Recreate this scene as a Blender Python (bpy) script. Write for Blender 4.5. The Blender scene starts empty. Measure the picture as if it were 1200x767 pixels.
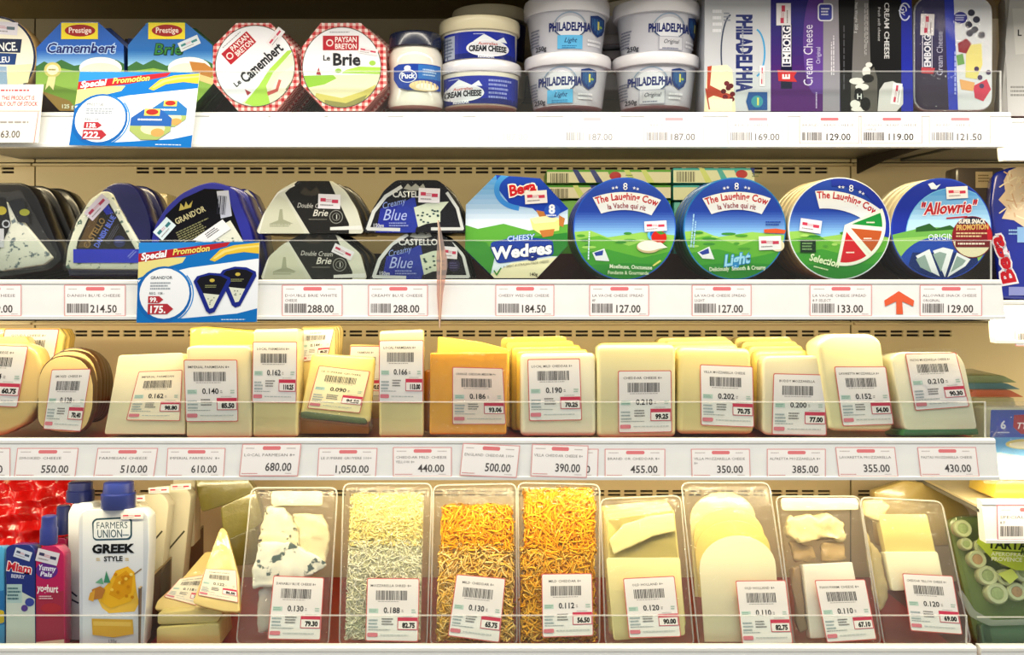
import bpy, bmesh, math, random
import numpy as np
from mathutils import Vector, Matrix
from mathutils.geometry import tessellate_polygon

random.seed(7); rng = np.random.default_rng(7)
SC = bpy.context.scene
COL = SC.collection
# ------------------------------------------------------------------ camera, world, lights, exposure
D = 1.10            # camera distance from the shelf fronts (m)
VX, VY = 560, 300   # optical axis in the 1200x767 frame (the frame is shifted like a cropped photo)
H = 1.30            # camera height
CAM = Vector((0, -D, H))
cam = bpy.data.cameras.new('camera'); camo = bpy.data.objects.new('camera', cam); COL.objects.link(camo)
camo.location = CAM; camo.rotation_euler = (math.radians(90), 0, 0)
cam.sensor_width = 36; cam.lens = 36*1000*D/1200
cam.shift_x = (600-VX)/1200; cam.shift_y = -(383.5-VY)/1200
cam.clip_start = 0.02
SC.camera = camo
world = bpy.data.worlds.new('store_light'); SC.world = world; world.use_nodes = True
bg = world.node_tree.nodes['Background']; bg.inputs[0].default_value = (1.0, 0.97, 0.90, 1); bg.inputs[1].default_value = 0.42
def area(name, loc, target, sx, sy, power, col):
    l = bpy.data.lights.new(name, 'AREA'); l.shape = 'RECTANGLE'; l.size = sx; l.size_y = sy; l.energy = power; l.color = col
    o = bpy.data.objects.new(name, l); COL.objects.link(o); o.location = loc
    d = Vector(target)-Vector(loc); o.rotation_euler = d.to_track_quat('-Z', 'Y').to_euler(); return o
area('canopy_lamp_light', (0.03, -0.16, H+0.40), (0.03, 0.08, H+0.05), 2.2, 0.05, 8, (1.0, 0.92, 0.78))
area('store_ceiling_light', (0.1, -1.25, H+1.62), (0.05, 0.0, H), 3.2, 0.35, 20.5, (0.88, 0.94, 1.0))
for yb, e in ((172, 2.2), (374, 3.2), (562, 3.6)):      # lamp strips tucked behind the price rails, washing the goods below
    area('shelf_lamp_light', (0.03, 0.016, H+(VY-yb)/1000+.007), (0.03, 0.13, H+(VY-yb)/1000-.13), 2.2, 0.008, e, (1.0, 0.83, 0.50))
SC.view_settings.view_transform = 'Standard'; SC.view_settings.look = 'None'
SC.view_settings.gamma = 1; SC.view_settings.use_curve_mapping = False
SC.view_settings.exposure = -0.02
SC.cycles.transparent_max_bounces = 32
SC.cycles.max_bounces = 8

# ------------------------------------------------------------------ geometry of the view
def W(px, py, Y=0.0):
    s = (D+Y)/D/1000
    return Vector(((px-VX)*s, Y, H+(VY-py)*s))
def Zat(py, Y): return W(0, py, Y).z

class Plane:
    """an upright plane through pixel (px,py) at depth Y, leaning back by tilt degrees, turned by yaw"""
    def __init__(s, px, py, Y, tilt=0, yaw=0, roll=0):
        s.O = W(px, py, Y); t = math.radians(tilt)
        R = Matrix.Rotation(math.radians(yaw), 3, 'Z') @ Matrix.Rotation(-t, 3, 'X') @ Matrix.Rotation(math.radians(roll), 3, 'Y')
        s.R = R; s.n = R @ Vector((0, -1, 0)); s.u = R @ Vector((1, 0, 0)); s.v = R @ Vector((0, 0, 1))
        s.M = Matrix.Translation(s.O) @ R.to_4x4()
    def uv(s, P):
        P = np.asarray(P, float).reshape(-1, 2)
        d = np.stack([(P[:, 0]-VX)/1000, np.full(len(P), D), (VY-P[:, 1])/1000], 1)
        n = np.array(s.n); C = np.array(CAM); O = np.array(s.O)
        t = ((O-C) @ n)/(d @ n)
        X = C + d*t[:, None] - O
        return np.stack([X @ np.array(s.u), X @ np.array(s.v)], 1)
    def at(s, px, py): return Vector(s.uv([(px, py)])[0])
    def map(s, P, eps):
        q = s.uv(P); return np.stack([q[:, 0], -eps, q[:, 1]], 1)

class Tub:
    """surface of revolution (axis at pixel px, depth Yc), radius from outline pixels"""
    def __init__(s, px, ybase, Yc, yr):     # yr: [(ypix, rpix)...]
        s.px, s.Yc = px, Yc; s.yr = sorted(yr); s.sc = (D+Yc)/D/1000
        s.O = W(px, ybase, Yc); s.ybase = ybase; s.M = Matrix.Translation(s.O)
        s.ys = [a for a, b in s.yr]; s.rs = [b for a, b in s.yr]
    def prof(s, pts): return [(r*s.sc, (s.ybase-y)*s.sc) for y, r in pts]
    def map(s, P, eps):
        P = np.asarray(P, float).reshape(-1, 2)
        r = np.interp(P[:, 1], s.ys, s.rs); x = np.clip((P[:, 0]-s.px)/r, -0.999, .999)
        rr = r*s.sc+eps; th = np.arcsin(x)
        return np.stack([rr*np.sin(th), -rr*np.cos(th), (s.ybase-P[:, 1])*s.sc], 1)

# ------------------------------------------------------------------ materials
def lin(c):
    if isinstance(c, str):
        c = c.lstrip('#'); c = [int(c[i:i+2], 16)/255 for i in (0, 2, 4)]
    return tuple((x/12.92 if x <= .04045 else ((x+.055)/1.055)**2.4) for x in c[:3])
_m = {}
def newmat(name):
    m = bpy.data.materials.new(name); m.use_nodes = True
    return m, m.node_tree, m.node_tree.nodes['Principled BSDF']
def mat(hexc, rough=.45, coat=0, spec=.5, metal=0, vary=.04, bump=0, bscale=60):
    k = (hexc, rough, coat, spec, metal, vary, bump, bscale)
    if k in _m: return _m[k]
    m, nt, b = newmat('plain_'+hexc.strip('#')); N = nt.nodes; L = nt.links
    tc = N.new('ShaderNodeTexCoord'); no = N.new('ShaderNodeTexNoise'); no.inputs['Scale'].default_value = bscale
    no.inputs['Detail'].default_value = 4; L.new(tc.outputs['Object'], no.inputs['Vector'])
    mx = N.new('ShaderNodeMix'); mx.data_type = 'RGBA'
    c = lin(hexc); mx.inputs[6].default_value = (*[x*(1-vary) for x in c], 1); mx.inputs[7].default_value = (*[min(1, x*(1+vary)) for x in c], 1)
    L.new(no.outputs['Fac'], mx.inputs[0]); L.new(mx.outputs[2], b.inputs['Base Color'])
    b.inputs['Roughness'].default_value = rough; b.inputs['Metallic'].default_value = metal
    b.inputs['Coat Weight'].default_value = coat; b.inputs['Coat Roughness'].default_value = .12
    b.inputs['Specular IOR Level'].default_value = spec
    if bump:
        bp = N.new('ShaderNodeBump'); bp.inputs['Strength'].default_value = bump; bp.inputs['Distance'].default_value = .003
        L.new(no.outputs['Fac'], bp.inputs['Height']); L.new(bp.outputs[0], b.inputs['Normal'])
    _m[k] = m; return m
def printmat(rough, coat):
    k = ('print', rough, coat)
    if k in _m: return _m[k]
    m, nt, b = newmat('printed_surface'); N = nt.nodes; L = nt.links
    a = N.new('ShaderNodeAttribute'); a.attribute_name = 'Col'
    L.new(a.outputs['Color'], b.inputs['Base Color'])
    b.inputs['Roughness'].default_value = rough; b.inputs['Coat Weight'].default_value = coat; b.inputs['Coat Roughness'].default_value = .1
    b.inputs['Specular IOR Level'].default_value = .12
    _m[k] = m; return m
PAPER = lambda: printmat(.6, 0)
GLOSS = lambda: printmat(.34, .04)
def cheese(hexa, hexb, scale=25, bump=.25, coat=.9, spots=None, sthr=.62, sscale=70, sss=.0, wrap=1.0):
    """cheese under cling film: mottled colour, soft sheen from the creased film"""
    k = ('cheese', hexa, hexb, scale, bump, coat, spots, sthr, sscale, wrap)
    if k in _m: return _m[k]
    m, nt, b = newmat('cheese'); N = nt.nodes; L = nt.links
    tc = N.new('ShaderNodeTexCoord'); no = N.new('ShaderNodeTexNoise'); no.inputs['Scale'].default_value = scale
    no.inputs['Detail'].default_value = 5; L.new(tc.outputs['Object'], no.inputs['Vector'])
    mx = N.new('ShaderNodeMix'); mx.data_type = 'RGBA'; mx.inputs[6].default_value = (*lin(hexa), 1); mx.inputs[7].default_value = (*lin(hexb), 1)
    L.new(no.outputs['Fac'], mx.inputs[0]); out = mx.outputs[2]
    if spots:
        n2 = N.new('ShaderNodeTexNoise'); n2.inputs['Scale'].default_value = sscale; n2.inputs['Detail'].default_value = 3
        L.new(tc.outputs['Object'], n2.inputs['Vector'])
        r = N.new('ShaderNodeMapRange'); r.inputs[1].default_value = sthr; r.inputs[2].default_value = sthr+.05
        L.new(n2.outputs['Fac'], r.inputs[0]); m2 = N.new('ShaderNodeMix'); m2.data_type = 'RGBA'
        L.new(r.outputs[0], m2.inputs[0]); L.new(out, m2.inputs[6]); m2.inputs[7].default_value = (*lin(spots), 1); out = m2.outputs[2]
    L.new(out, b.inputs['Base Color']); b.inputs['Roughness'].default_value = .5
    b.inputs['Coat Weight'].default_value = coat; b.inputs['Coat Roughness'].default_value = .08
    b.inputs['Subsurface Weight'].default_value = sss
    wv = N.new('ShaderNodeTexNoise'); wv.inputs['Scale'].default_value = 34; wv.inputs['Detail'].default_value = 4; wv.inputs['Distortion'].default_value = 1.5
    L.new(tc.outputs['Object'], wv.inputs['Vector'])
    bp = N.new('ShaderNodeBump'); bp.inputs['Strength'].default_value = bump; bp.inputs['Distance'].default_value = .004
    L.new(wv.outputs['Fac'], bp.inputs['Height'])
    if wrap: L.new(bp.outputs[0], b.inputs['Coat Normal'])
    b2 = N.new('ShaderNodeBump'); b2.inputs['Strength'].default_value = .15; b2.inputs['Distance'].default_value = .002
    L.new(no.outputs['Fac'], b2.inputs['Height']); L.new(b2.outputs[0], b.inputs['Normal'])
    _m[k] = m; return m
def clear(tint='#ffffff', refl=.10, bump=.0, rough=.06, haze=0.0, scale=30):
    """clear plastic sheet: mostly see-through, fresnel reflection, optional milky haze and creases"""
    k = ('clear', tint, refl, bump, rough, haze, scale)
    if k in _m: return _m[k]
    m, nt, b = newmat('clear_plastic'); N = nt.nodes; L = nt.links
    t = N.new('ShaderNodeBsdfTransparent'); t.inputs[0].default_value = (*lin(tint), 1)
    b.inputs['Base Color'].default_value = (.85, .85, .83, 1); b.inputs['Roughness'].default_value = rough
    g = N.new('ShaderNodeBsdfGlossy'); g.inputs['Roughness'].default_value = rough
    lw = N.new('ShaderNodeLayerWeight'); lw.inputs[0].default_value = .5
    pw = N.new('ShaderNodeMath'); pw.operation = 'POWER'; pw.inputs[1].default_value = 4.0; L.new(lw.outputs['Facing'], pw.inputs[0])
    mr = N.new('ShaderNodeMapRange'); mr.inputs[3].default_value = refl*.10; mr.inputs[4].default_value = min(.8, refl*4)
    L.new(pw.outputs[0], mr.inputs[0])
    if bump:
        tc = N.new('ShaderNodeTexCoord'); no = N.new('ShaderNodeTexNoise'); no.inputs['Scale'].default_value = scale
        no.inputs['Detail'].default_value = 3; no.inputs['Distortion'].default_value = 2.2
        L.new(tc.outputs['Object'], no.inputs['Vector']); bp = N.new('ShaderNodeBump'); bp.inputs['Strength'].default_value = bump
        bp.inputs['Distance'].default_value = .006; L.new(no.outputs['Fac'], bp.inputs['Height'])
        L.new(bp.outputs[0], g.inputs['Normal']); L.new(bp.outputs[0], lw.inputs['Normal'])
    m1 = N.new('ShaderNodeMixShader'); L.new(mr.outputs[0], m1.inputs[0]); L.new(t.outputs[0], m1.inputs[1]); L.new(g.outputs[0], m1.inputs[2])
    out = m1
    if haze:
        m2 = N.new('ShaderNodeMixShader'); m2.inputs[0].default_value = haze; L.new(m1.outputs[0], m2.inputs[1]); L.new(b.outputs[0], m2.inputs[2]); out = m2
    L.new(out.outputs[0], N['Material Output'].inputs[0])
    _m[k] = m; return m

# ------------------------------------------------------------------ object helpers
def tag(o, label=None, cat=None, group=None, kind=None):
    if label: o['label'] = label
    if cat: o['category'] = cat
    if group: o['group'] = group
    if kind: o['kind'] = kind
    return o
def thing(name, label, cat, frame, group=None):
    o = bpy.data.objects.new(name, None); o.empty_display_size = .02; COL.objects.link(o)
    o.matrix_basis = frame.M if hasattr(frame, 'M') else frame
    return tag(o, label, cat, group)
def link(name, me, mats, parent=None, smooth=0, M=None):
    if not isinstance(mats, (list, tuple)): mats = [mats]
    for m in mats: me.materials.append(m)
    if smooth:
        me.polygons.foreach_set('use_smooth', [True]*len(me.polygons)); me.set_sharp_from_angle(angle=math.radians(smooth))
    o = bpy.data.objects.new(name, me); COL.objects.link(o)
    if parent is not None: o.parent = parent
    if M is not None: o.matrix_basis = M
    return o
def bm_mesh(name, bm):
    bmesh.ops.recalc_face_normals(bm, faces=bm.faces[:])
    me = bpy.data.meshes.new(name); bm.to_mesh(me); bm.free(); return me
def prism_bm(poly, y0, y1, bevel=0, seg=2, bm=None, shrink=1.0):
    bm = bm or bmesh.new()
    n = len(poly); cx = sum(p[0] for p in poly)/n; cz = sum(p[1] for p in poly)/n
    f = [bm.verts.new((p[0], y0, p[1])) for p in poly]
    b = [bm.verts.new((cx+(p[0]-cx)*shrink, y1, cz+(p[1]-cz)*shrink)) for p in poly]
    fs = [bm.faces.new(f), bm.faces.new(b[::-1])]
    for i in range(n): fs.append(bm.faces.new((f[i], b[i], b[(i+1) % n], f[(i+1) % n])))
    if bevel:
        bmesh.ops.recalc_face_normals(bm, faces=fs)
        es = {e for fc in fs for e in fc.edges if len(fc.verts) >= 3}
        es = [e for e in es if e.calc_face_angle(0) > math.radians(30)]
        bmesh.ops.bevel(bm, geom=es, offset=bevel, segments=seg, affect='EDGES', profile=.5, clamp_overlap=True)
    return bm
def box_bm(bm, x0, x1, y0, y1, z0, z1, bevel=0):
    return prism_bm([(x0, z0), (x1, z0), (x1, z1), (x0, z1)], y0, y1, bevel, 1, bm)
def prism(name, px, pl, y0, y1, m, parent=None, bevel=.001, seg=2, shrink=1.0, smooth=40, M=None):
    q = [tuple(a) for a in pl.uv(px)]
    return link(name, bm_mesh(name, prism_bm(q, y0, y1, bevel, seg, shrink=shrink)), m, parent, smooth, M)
def lathe(name, prof, m, parent, n=56, M=None):
    bm = bmesh.new(); rings = []
    for r, z in prof:
        rings.append([bm.verts.new((r*math.cos(2*math.pi*i/n), r*math.sin(2*math.pi*i/n), z)) for i in range(n)])
    for a, b in zip(rings, rings[1:]):
        for i in range(n): bm.faces.new((a[i], a[(i+1) % n], b[(i+1) % n], b[i]))
    bm.faces.new(rings[0][::-1]); bm.faces.new(rings[-1])
    return link(name, bm_mesh(name, bm), m, parent, 40, M)
def tube(name, pts, r, m, parent=None, n=6, M=None):
    bm = bmesh.new(); rings = []; pts = [Vector(p) for p in pts]
    for i, p in enumerate(pts):
        d = (pts[min(i+1, len(pts)-1)]-pts[max(i-1, 0)]).normalized(); a = d.cross(Vector((0.1, .3, 1)))
        a.normalize(); b = d.cross(a)
        rings.append([bm.verts.new(p+(a*math.cos(2*math.pi*k/n)+b*math.sin(2*math.pi*k/n))*r) for k in range(n)])
    for a, b in zip(rings, rings[1:]):
        for k in range(n): bm.faces.new((a[k], a[(k+1) % n], b[(k+1) % n], b[k]))
    bm.faces.new(rings[0][::-1]); bm.faces.new(rings[-1])
    return link(name, bm_mesh(name, bm), m, parent, 50, M)
def children(o): return [c for c in bpy.data.objects if c.parent == o]
def copy_tree(o, off, label=None, group=None, names=None):
    c = o.copy(); COL.objects.link(c); c.matrix_basis = Matrix.Translation(off) @ o.matrix_basis
    if label: c['label'] = label
    if group: c['group'] = group
    for ch in children(o):
        if names and ch.name.split('.')[0] not in names: continue
        d = ch.copy(); COL.objects.link(d); d.parent = c
    return c
def circ(cx, cy, rx, ry=None, n=48, a0=0, a1=360):
    ry = rx if ry is None else ry
    full = abs(a1-a0) >= 360
    return [(cx+rx*math.cos(math.radians(a0+(a1-a0)*i/(n if full else n-1))), cy-ry*math.sin(math.radians(a0+(a1-a0)*i/(n if full else n-1)))) for i in range(n)]
def rrect(x0, y0, x1, y1, r, n=5):
    out = []
    for cx, cy, a in ((x1-r, y0+r, 0), (x0+r, y0+r, 90), (x0+r, y1-r, 180), (x1-r, y1-r, 270)):
        for i in range(n): t = math.radians(a+90*i/(n-1)); out.append((cx+r*math.cos(t), cy-r*math.sin(t)))
    return out
def rquad(q, r, n=5):
    """rounded corners on any convex pixel polygon"""
    out = []; q = [Vector(p) for p in q]; k = len(q)
    for i in range(k):
        p, a, b = q[i], q[i-1], q[(i+1) % k]
        ra = min(r, (a-p).length*.45, (b-p).length*.45)
        s = p+(a-p).normalized()*ra; e = p+(b-p).normalized()*ra
        for j in range(n):
            t = j/(n-1); out.append(tuple(s*(1-t)**2+p*2*t*(1-t)+e*t*t))
    return out

# ------------------------------------------------------------------ flat print (lettering and artwork as thin layered polygons)
_g = {}
_fo = bpy.data.curves.new('glyph', 'FONT'); _fob = bpy.data.objects.new('glyph', _fo)
def _rawglyph(body, off, res):
    _fo.body = body; _fo.offset = off; _fo.resolution_u = res
    me = _fob.to_mesh()
    v = np.empty(len(me.vertices)*3); me.vertices.foreach_get('co', v); v = v.reshape(-1, 3)[:, :2].copy()
    me.calc_loop_triangles(); t = np.empty(len(me.loop_triangles)*3, int)
    me.loop_triangles.foreach_get('vertices', t); _fob.to_mesh_clear()
    return v, t.reshape(-1, 3)
def glyph(c, bold, res):
    k = (c, bold, res)
    if k not in _g:
        v, t = _rawglyph(c, bold, res) if c.strip() else (np.zeros((0, 2)), np.zeros((0, 3), int))
        a = _rawglyph(c+'|', 0, 1)[0][:, 0].max() - _rawglyph('|', 0, 1)[0][:, 0].max() if c.strip() else .3
        _g[k] = (v, t, a)
    return _g[k]
CAPH = _rawglyph('H', 0, 1)[0][:, 1].max()
def clip_poly(sub, clip):
    out = list(sub); n = len(clip)
    ar = sum(clip[i][0]*clip[(i+1) % n][1]-clip[(i+1) % n][0]*clip[i][1] for i in range(n)); sg = 1 if ar > 0 else -1
    for i in range(n):
        a, b = clip[i], clip[(i+1) % n]; inp = out; out = []
        if not inp: break
        f = lambda p: sg*((b[0]-a[0])*(p[1]-a[1])-(b[1]-a[1])*(p[0]-a[0]))
        for j in range(len(inp)):
            p, q = inp[j-1], inp[j]; fp, fq = f(p), f(q)
            if (fp < 0) != (fq < 0):
                t = fp/(fp-fq); out.append((p[0]+(q[0]-p[0])*t, p[1]+(q[1]-p[1])*t))
            if fq >= 0: out.append(q)
    return out
class Art:
    def __init__(s): s.V = []; s.T = []; s.C = []; s.E = []; s.nv = 0; s.lay = 0; s.clip = None; s.M = None; s.maxlen = 0
    def _add(s, V, T, c):
        V = np.asarray(V, float); T = np.asarray(T, int)
        if len(T) == 0: return
        if s.M is not None: V = s.M(V)
        s.lay += 1; s.V.append(V); s.T.append(T+s.nv); s.nv += len(V); s.E.append(np.full(len(V), s.lay)); s.C.append(np.tile(lin(c), (len(T), 1)))
    def poly(s, pts, c):
        if s.clip is not None: pts = clip_poly(pts, s.clip)
        if len(pts) < 3: return s
        if s.maxlen:      # dice into vertical strips so print can wrap round a curved wall
            xs = [p[0] for p in pts]; x0, x1 = min(xs), max(xs); n = max(1, int((x1-x0)/s.maxlen+.99)); V = []; T = []
            for i in range(n):
                a, b = x0+(x1-x0)*i/n, x0+(x1-x0)*(i+1)/n
                q = clip_poly(pts, [(a, -9999), (b, -9999), (b, 9999), (a, 9999)]) if n > 1 else pts
                if len(q) < 3: continue
                k = len(V); V += q
                for t in tessellate_polygon([[Vector((*p, 0)) for p in q]]): T.append((t[0]+k, t[1]+k, t[2]+k))
            s._add(V, T, c); return s
        T = tessellate_polygon([[Vector((*p, 0)) for p in pts]]); s._add(pts, T, c); return s
    def rect(s, x0, y0, x1, y1, c): return s.poly([(x0, y0), (x1, y0), (x1, y1), (x0, y1)], c)
    def rr(s, x0, y0, x1, y1, r, c): return s.poly(rrect(x0, y0, x1, y1, r), c)
    def ell(s, cx, cy, rx, ry, c, n=28): return s.poly(circ(cx, cy, rx, ry, n), c)
    def ring(s, pts, w, c):
        """outline of a closed polygon, w wide"""
        n = len(pts); 
        for i in range(n): s._seg(pts[i], pts[(i+1) % n], w, c)
        return s
    def line(s, pts, w, c):
        for a, b in zip(pts, pts[1:]): s._seg(a, b, w, c)
        return s
    def _seg(s, a, b, w, c):
        dx, dy = b[0]-a[0], b[1]-a[1]; l = math.hypot(dx, dy)
        if l < 1e-6: return
        ux, uy = dx/l*w*.25, dy/l*w*.25; nx, ny = -dy/l*w/2, dx/l*w/2
        lay = s.lay
        s.poly([(a[0]-ux+nx, a[1]-uy+ny), (b[0]+ux+nx, b[1]+uy+ny), (b[0]+ux-nx, b[1]+uy-ny), (a[0]-ux-nx, a[1]-uy-ny)], c)
        s.lay = lay+.02
    def grad(s, pts, c0, c1, y0, y1, n=10):
        a = [int(c0[i:i+2], 16) for i in (1, 3, 5)]; b = [int(c1[i:i+2], 16) for i in (1, 3, 5)]
        xs = [p[0] for p in pts]; old = s.clip; lay = s.lay
        for i in range(n):
            t = (i+.5)/n; col = '#%02x%02x%02x' % tuple(int(a[k]+(b[k]-a[k])*t) for k in range(3))
            ya = y0+(y1-y0)*i/n if i else -999; yb = y0+(y1-y0)*(i+1)/n if i < n-1 else 9999
            q = clip_poly(pts, [(-999, ya), (9999, ya), (9999, yb), (-999, yb)])
            if old is not None and len(q) > 2: q = clip_poly(q, old)
            s.clip = None; s.lay = lay
            if len(q) > 2: s.poly(q, col)
            s.clip = old
        s.lay = lay+1
        return s
    def text(s, st, x, y, h, c, bold=.0, ital=0, rot=0, w=None, al='l', sp=1.0, arc=None, res=2):
        """h = cap height; rot degrees counter-clockwise on the picture; arc=(cx,cy,r) lays letters on a circle"""
        k = h/CAPH; pos = 0; items = []
        for ch in st:
            v, t, a = glyph(ch, bold, res); items.append((v, t, pos, a)); pos += a*sp
        if not pos: return s
        tot = pos*k; sx = (w/tot) if w else 1
        tot *= sx; o = {'l': 0, 'c': -tot/2, 'r': -tot}[al]; Vs = []; Ts = []; n = 0; R = math.radians(rot)
        for v, t, p, a in items:
            if len(v) == 0: continue
            X = (v[:, 0]+v[:, 1]*ital)*k*sx; Y = v[:, 1]*k
            if arc:
                cx, cy, r = arc; mid = o+(p+a/2)*k*sx; th = mid/r+R; lx = X-a/2*k*sx
                rr = r+Y; gx = cx+rr*math.sin(th)+lx*math.cos(th); gy = cy-(rr*math.cos(th)-lx*math.sin(th))
            else:
                lx = X+p*k*sx+o; gx = x+lx*math.cos(R)-Y*math.sin(R); gy = y-(lx*math.sin(R)+Y*math.cos(R))
            Vs.append(np.stack([gx, gy], 1)); Ts.append(t+n); n += len(v)
        if Vs:
            s._add(np.concatenate(Vs), np.concatenate(Ts), c)
        return s
    def micro(s, x, y, w, h, c, rows=3, rot=0):
        """unreadable small print: short grey dashes"""
        R = math.radians(rot); V = []; T = []
        for i in range(rows):
            p = 0; yy = h*(i+.2)/rows; hh = h/rows*.5; end = w*random.uniform(.75, 1)
            while p < end:
                l = min(random.uniform(.04, .12)*w, end-p); k = len(V)
                for a, b in ((p, yy), (p+l, yy), (p+l, yy+hh), (p, yy+hh)): V.append((x+a*math.cos(R)+b*math.sin(R), y-a*math.sin(R)+b*math.cos(R)))
                T += [(k, k+1, k+2), (k, k+2, k+3)]; p += l+.02*w
        s._add(V, T, c); return s
    def barcode(s, x, y, w, h, c='#3a3836', n=26, rot=0):
        R = math.radians(rot); V = []; T = []; p = 0.0; u = w/n/1.7
        while p < w-u:
            b = u*random.choice((.6, 1, 1, 1.6)); b = min(b, w-p); k = len(V)
            for a, d in ((p, 0), (p+b, 0), (p+b, h), (p, h)): V.append((x+a*math.cos(R)+d*math.sin(R), y-a*math.sin(R)+d*math.cos(R)))
            T += [(k, k+1, k+2), (k, k+2, k+3)]; p += b+u*random.choice((.5, .7, 1.1))
        s._add(V, T, c); return s
    def bake(s, name, frame, parent=None, m=None, lift=.0002, step=.00003):
        V = np.concatenate(s.V); T = np.concatenate(s.T); E = np.concatenate(s.E); C = np.concatenate(s.C)
        X = frame.map(V, lift+E*step)
        me = bpy.data.meshes.new(name)
        a = X[T[:, 1]]-X[T[:, 0]]; b = X[T[:, 2]]-X[T[:, 0]]; nn = np.cross(a, b)
        fl = nn[:, 1] > 0; T[fl] = T[fl][:, ::-1]
        me.vertices.add(len(X)); me.vertices.foreach_set('co', X.astype(np.float32).ravel())
        me.loops.add(len(T)*3); me.loops.foreach_set('vertex_index', T.astype(np.int32).ravel())
        me.polygons.add(len(T)); me.polygons.foreach_set('loop_start', np.arange(0, len(T)*3, 3, dtype=np.int32))
        me.update(calc_edges=True)
        at = me.color_attributes.new('Col', 'FLOAT_COLOR', 'CORNER')
        cc = np.ones((len(T)*3, 4), np.float32); cc[:, :3] = np.repeat(C, 3, axis=0); at.data.foreach_set('color', cc.ravel())
        o = link(name, me, m or PAPER(), parent)
        if parent is None: o.matrix_basis = frame.M
        return o
def quadM(q, w, h):
    """unit rectangle (w x h, y down) onto the pixel quad TL,TR,BR,BL"""
    q = np.array(q, float)
    def f(V):
        u = (V[:, 0]/w)[:, None]; v = (V[:, 1]/h)[:, None]
        return q[0]*(1-u)*(1-v)+q[1]*u*(1-v)+q[2]*u*v+q[3]*(1-u)*v
    return f

# ================================================================== THE SETTING
YB = 0.30                                   # depth of the back panel
BEIGE = mat('#d8c79c', .45, vary=.05, bscale=9)
DARK = mat('#2a2019', .7)
WHITE = mat('#eeeeea', .35, coat=.2)
STEEL = mat('#8f8f8c', .35, metal=.4)
zc = Zat(22, YB)
bm = bmesh.new(); box_bm(bm, -1.3, 1.4, YB+.012, YB+.03, H-.75, zc+.1)
wall = tag(link('wall_back', bm_mesh('wall_back', bm), DARK), kind='structure')
def back_panel(x0, x1, ytop, ybot, slots, lip=None):
    """pressed metal panel; the vent slots are real openings"""
    bm = bmesh.new(); y0, y1 = YB, YB+.004
    z = [Zat(ytop, YB), Zat(ybot, YB)]
    if slots:
        ys, sx0, sx1 = slots; rows = [(Zat(ys, YB), Zat(ys+2.6, YB)), (Zat(ys+4.4, YB), Zat(ys+7, YB))]
        box_bm(bm, x0, x1, y0, y1, rows[0][0], z[0]); box_bm(bm, x0, x1, y0, y1, rows[1][0], rows[0][1]); box_bm(bm, x0, x1, y0, y1, z[1], rows[1][1])
        p = .0241; a = max(x0+.01, W(sx0, 0, YB).x); b = min(x1-.01, W(sx1, 0, YB).x)
        n = max(1, int((b-a)/p))
        for za, zb in rows:
            box_bm(bm, x0, a, y0, y1, zb, za); box_bm(bm, a+n*p, x1, y0, y1, zb, za)
            for i in range(n): box_bm(bm, a+i*p+.0185, a+(i+1)*p, y0, y1, zb, za)
    else: box_bm(bm, x0, x1, y0, y1, z[1], z[0])
    o = link('back_panel', bm_mesh('back_panel', bm), BEIGE, wall)
    if lip:
        bm = bmesh.new(); box_bm(bm, x0, x1, YB-.012, YB, Zat(lip+3, YB), Zat(lip, YB), .001)
        link('panel_lip', bm_mesh('panel_lip', bm), BEIGE, wall)
g = .0012
XS = [-1.3, W(41, 0, YB).x, W(997, 0, YB).x, 1.4]
for i in range(3):
    a, b = XS[i]+g, XS[i+1]-g
    back_panel(a, b, 22, 190, None)
    back_panel(a, b, 192, 374, (196, -500 if i == 0 else 160, 990) if i != 2 else None, 192)
    back_panel(a, b, 376, 556, (387, -500, 1130), 377)
    back_panel(a, b, 558, 860, (574, -500, 1200), None)
bm = bmesh.new(); box_bm(bm, -1.3, 1.4, -.10, YB+.03, zc, zc+.03)
tag(link('ceiling', bm_mesh('ceiling', bm), mat('#7d6a30', .5, vary=.25, bscale=6)), kind='structure')
bm = bmesh.new(); box_bm(bm, -3, 3, -2.6, .6, -.05, 0)
tag(link('floor', bm_mesh('floor', bm), mat('#c9c4ba', .4)), kind='structure')
bm = bmesh.new(); box_bm(bm, -1.3, 1.4, 0, YB+.03, 0, H-.75, .01)
tag(link('trim_1', bm_mesh('trim_1', bm), mat('#d9d9d4', .4)), kind='structure')

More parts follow.
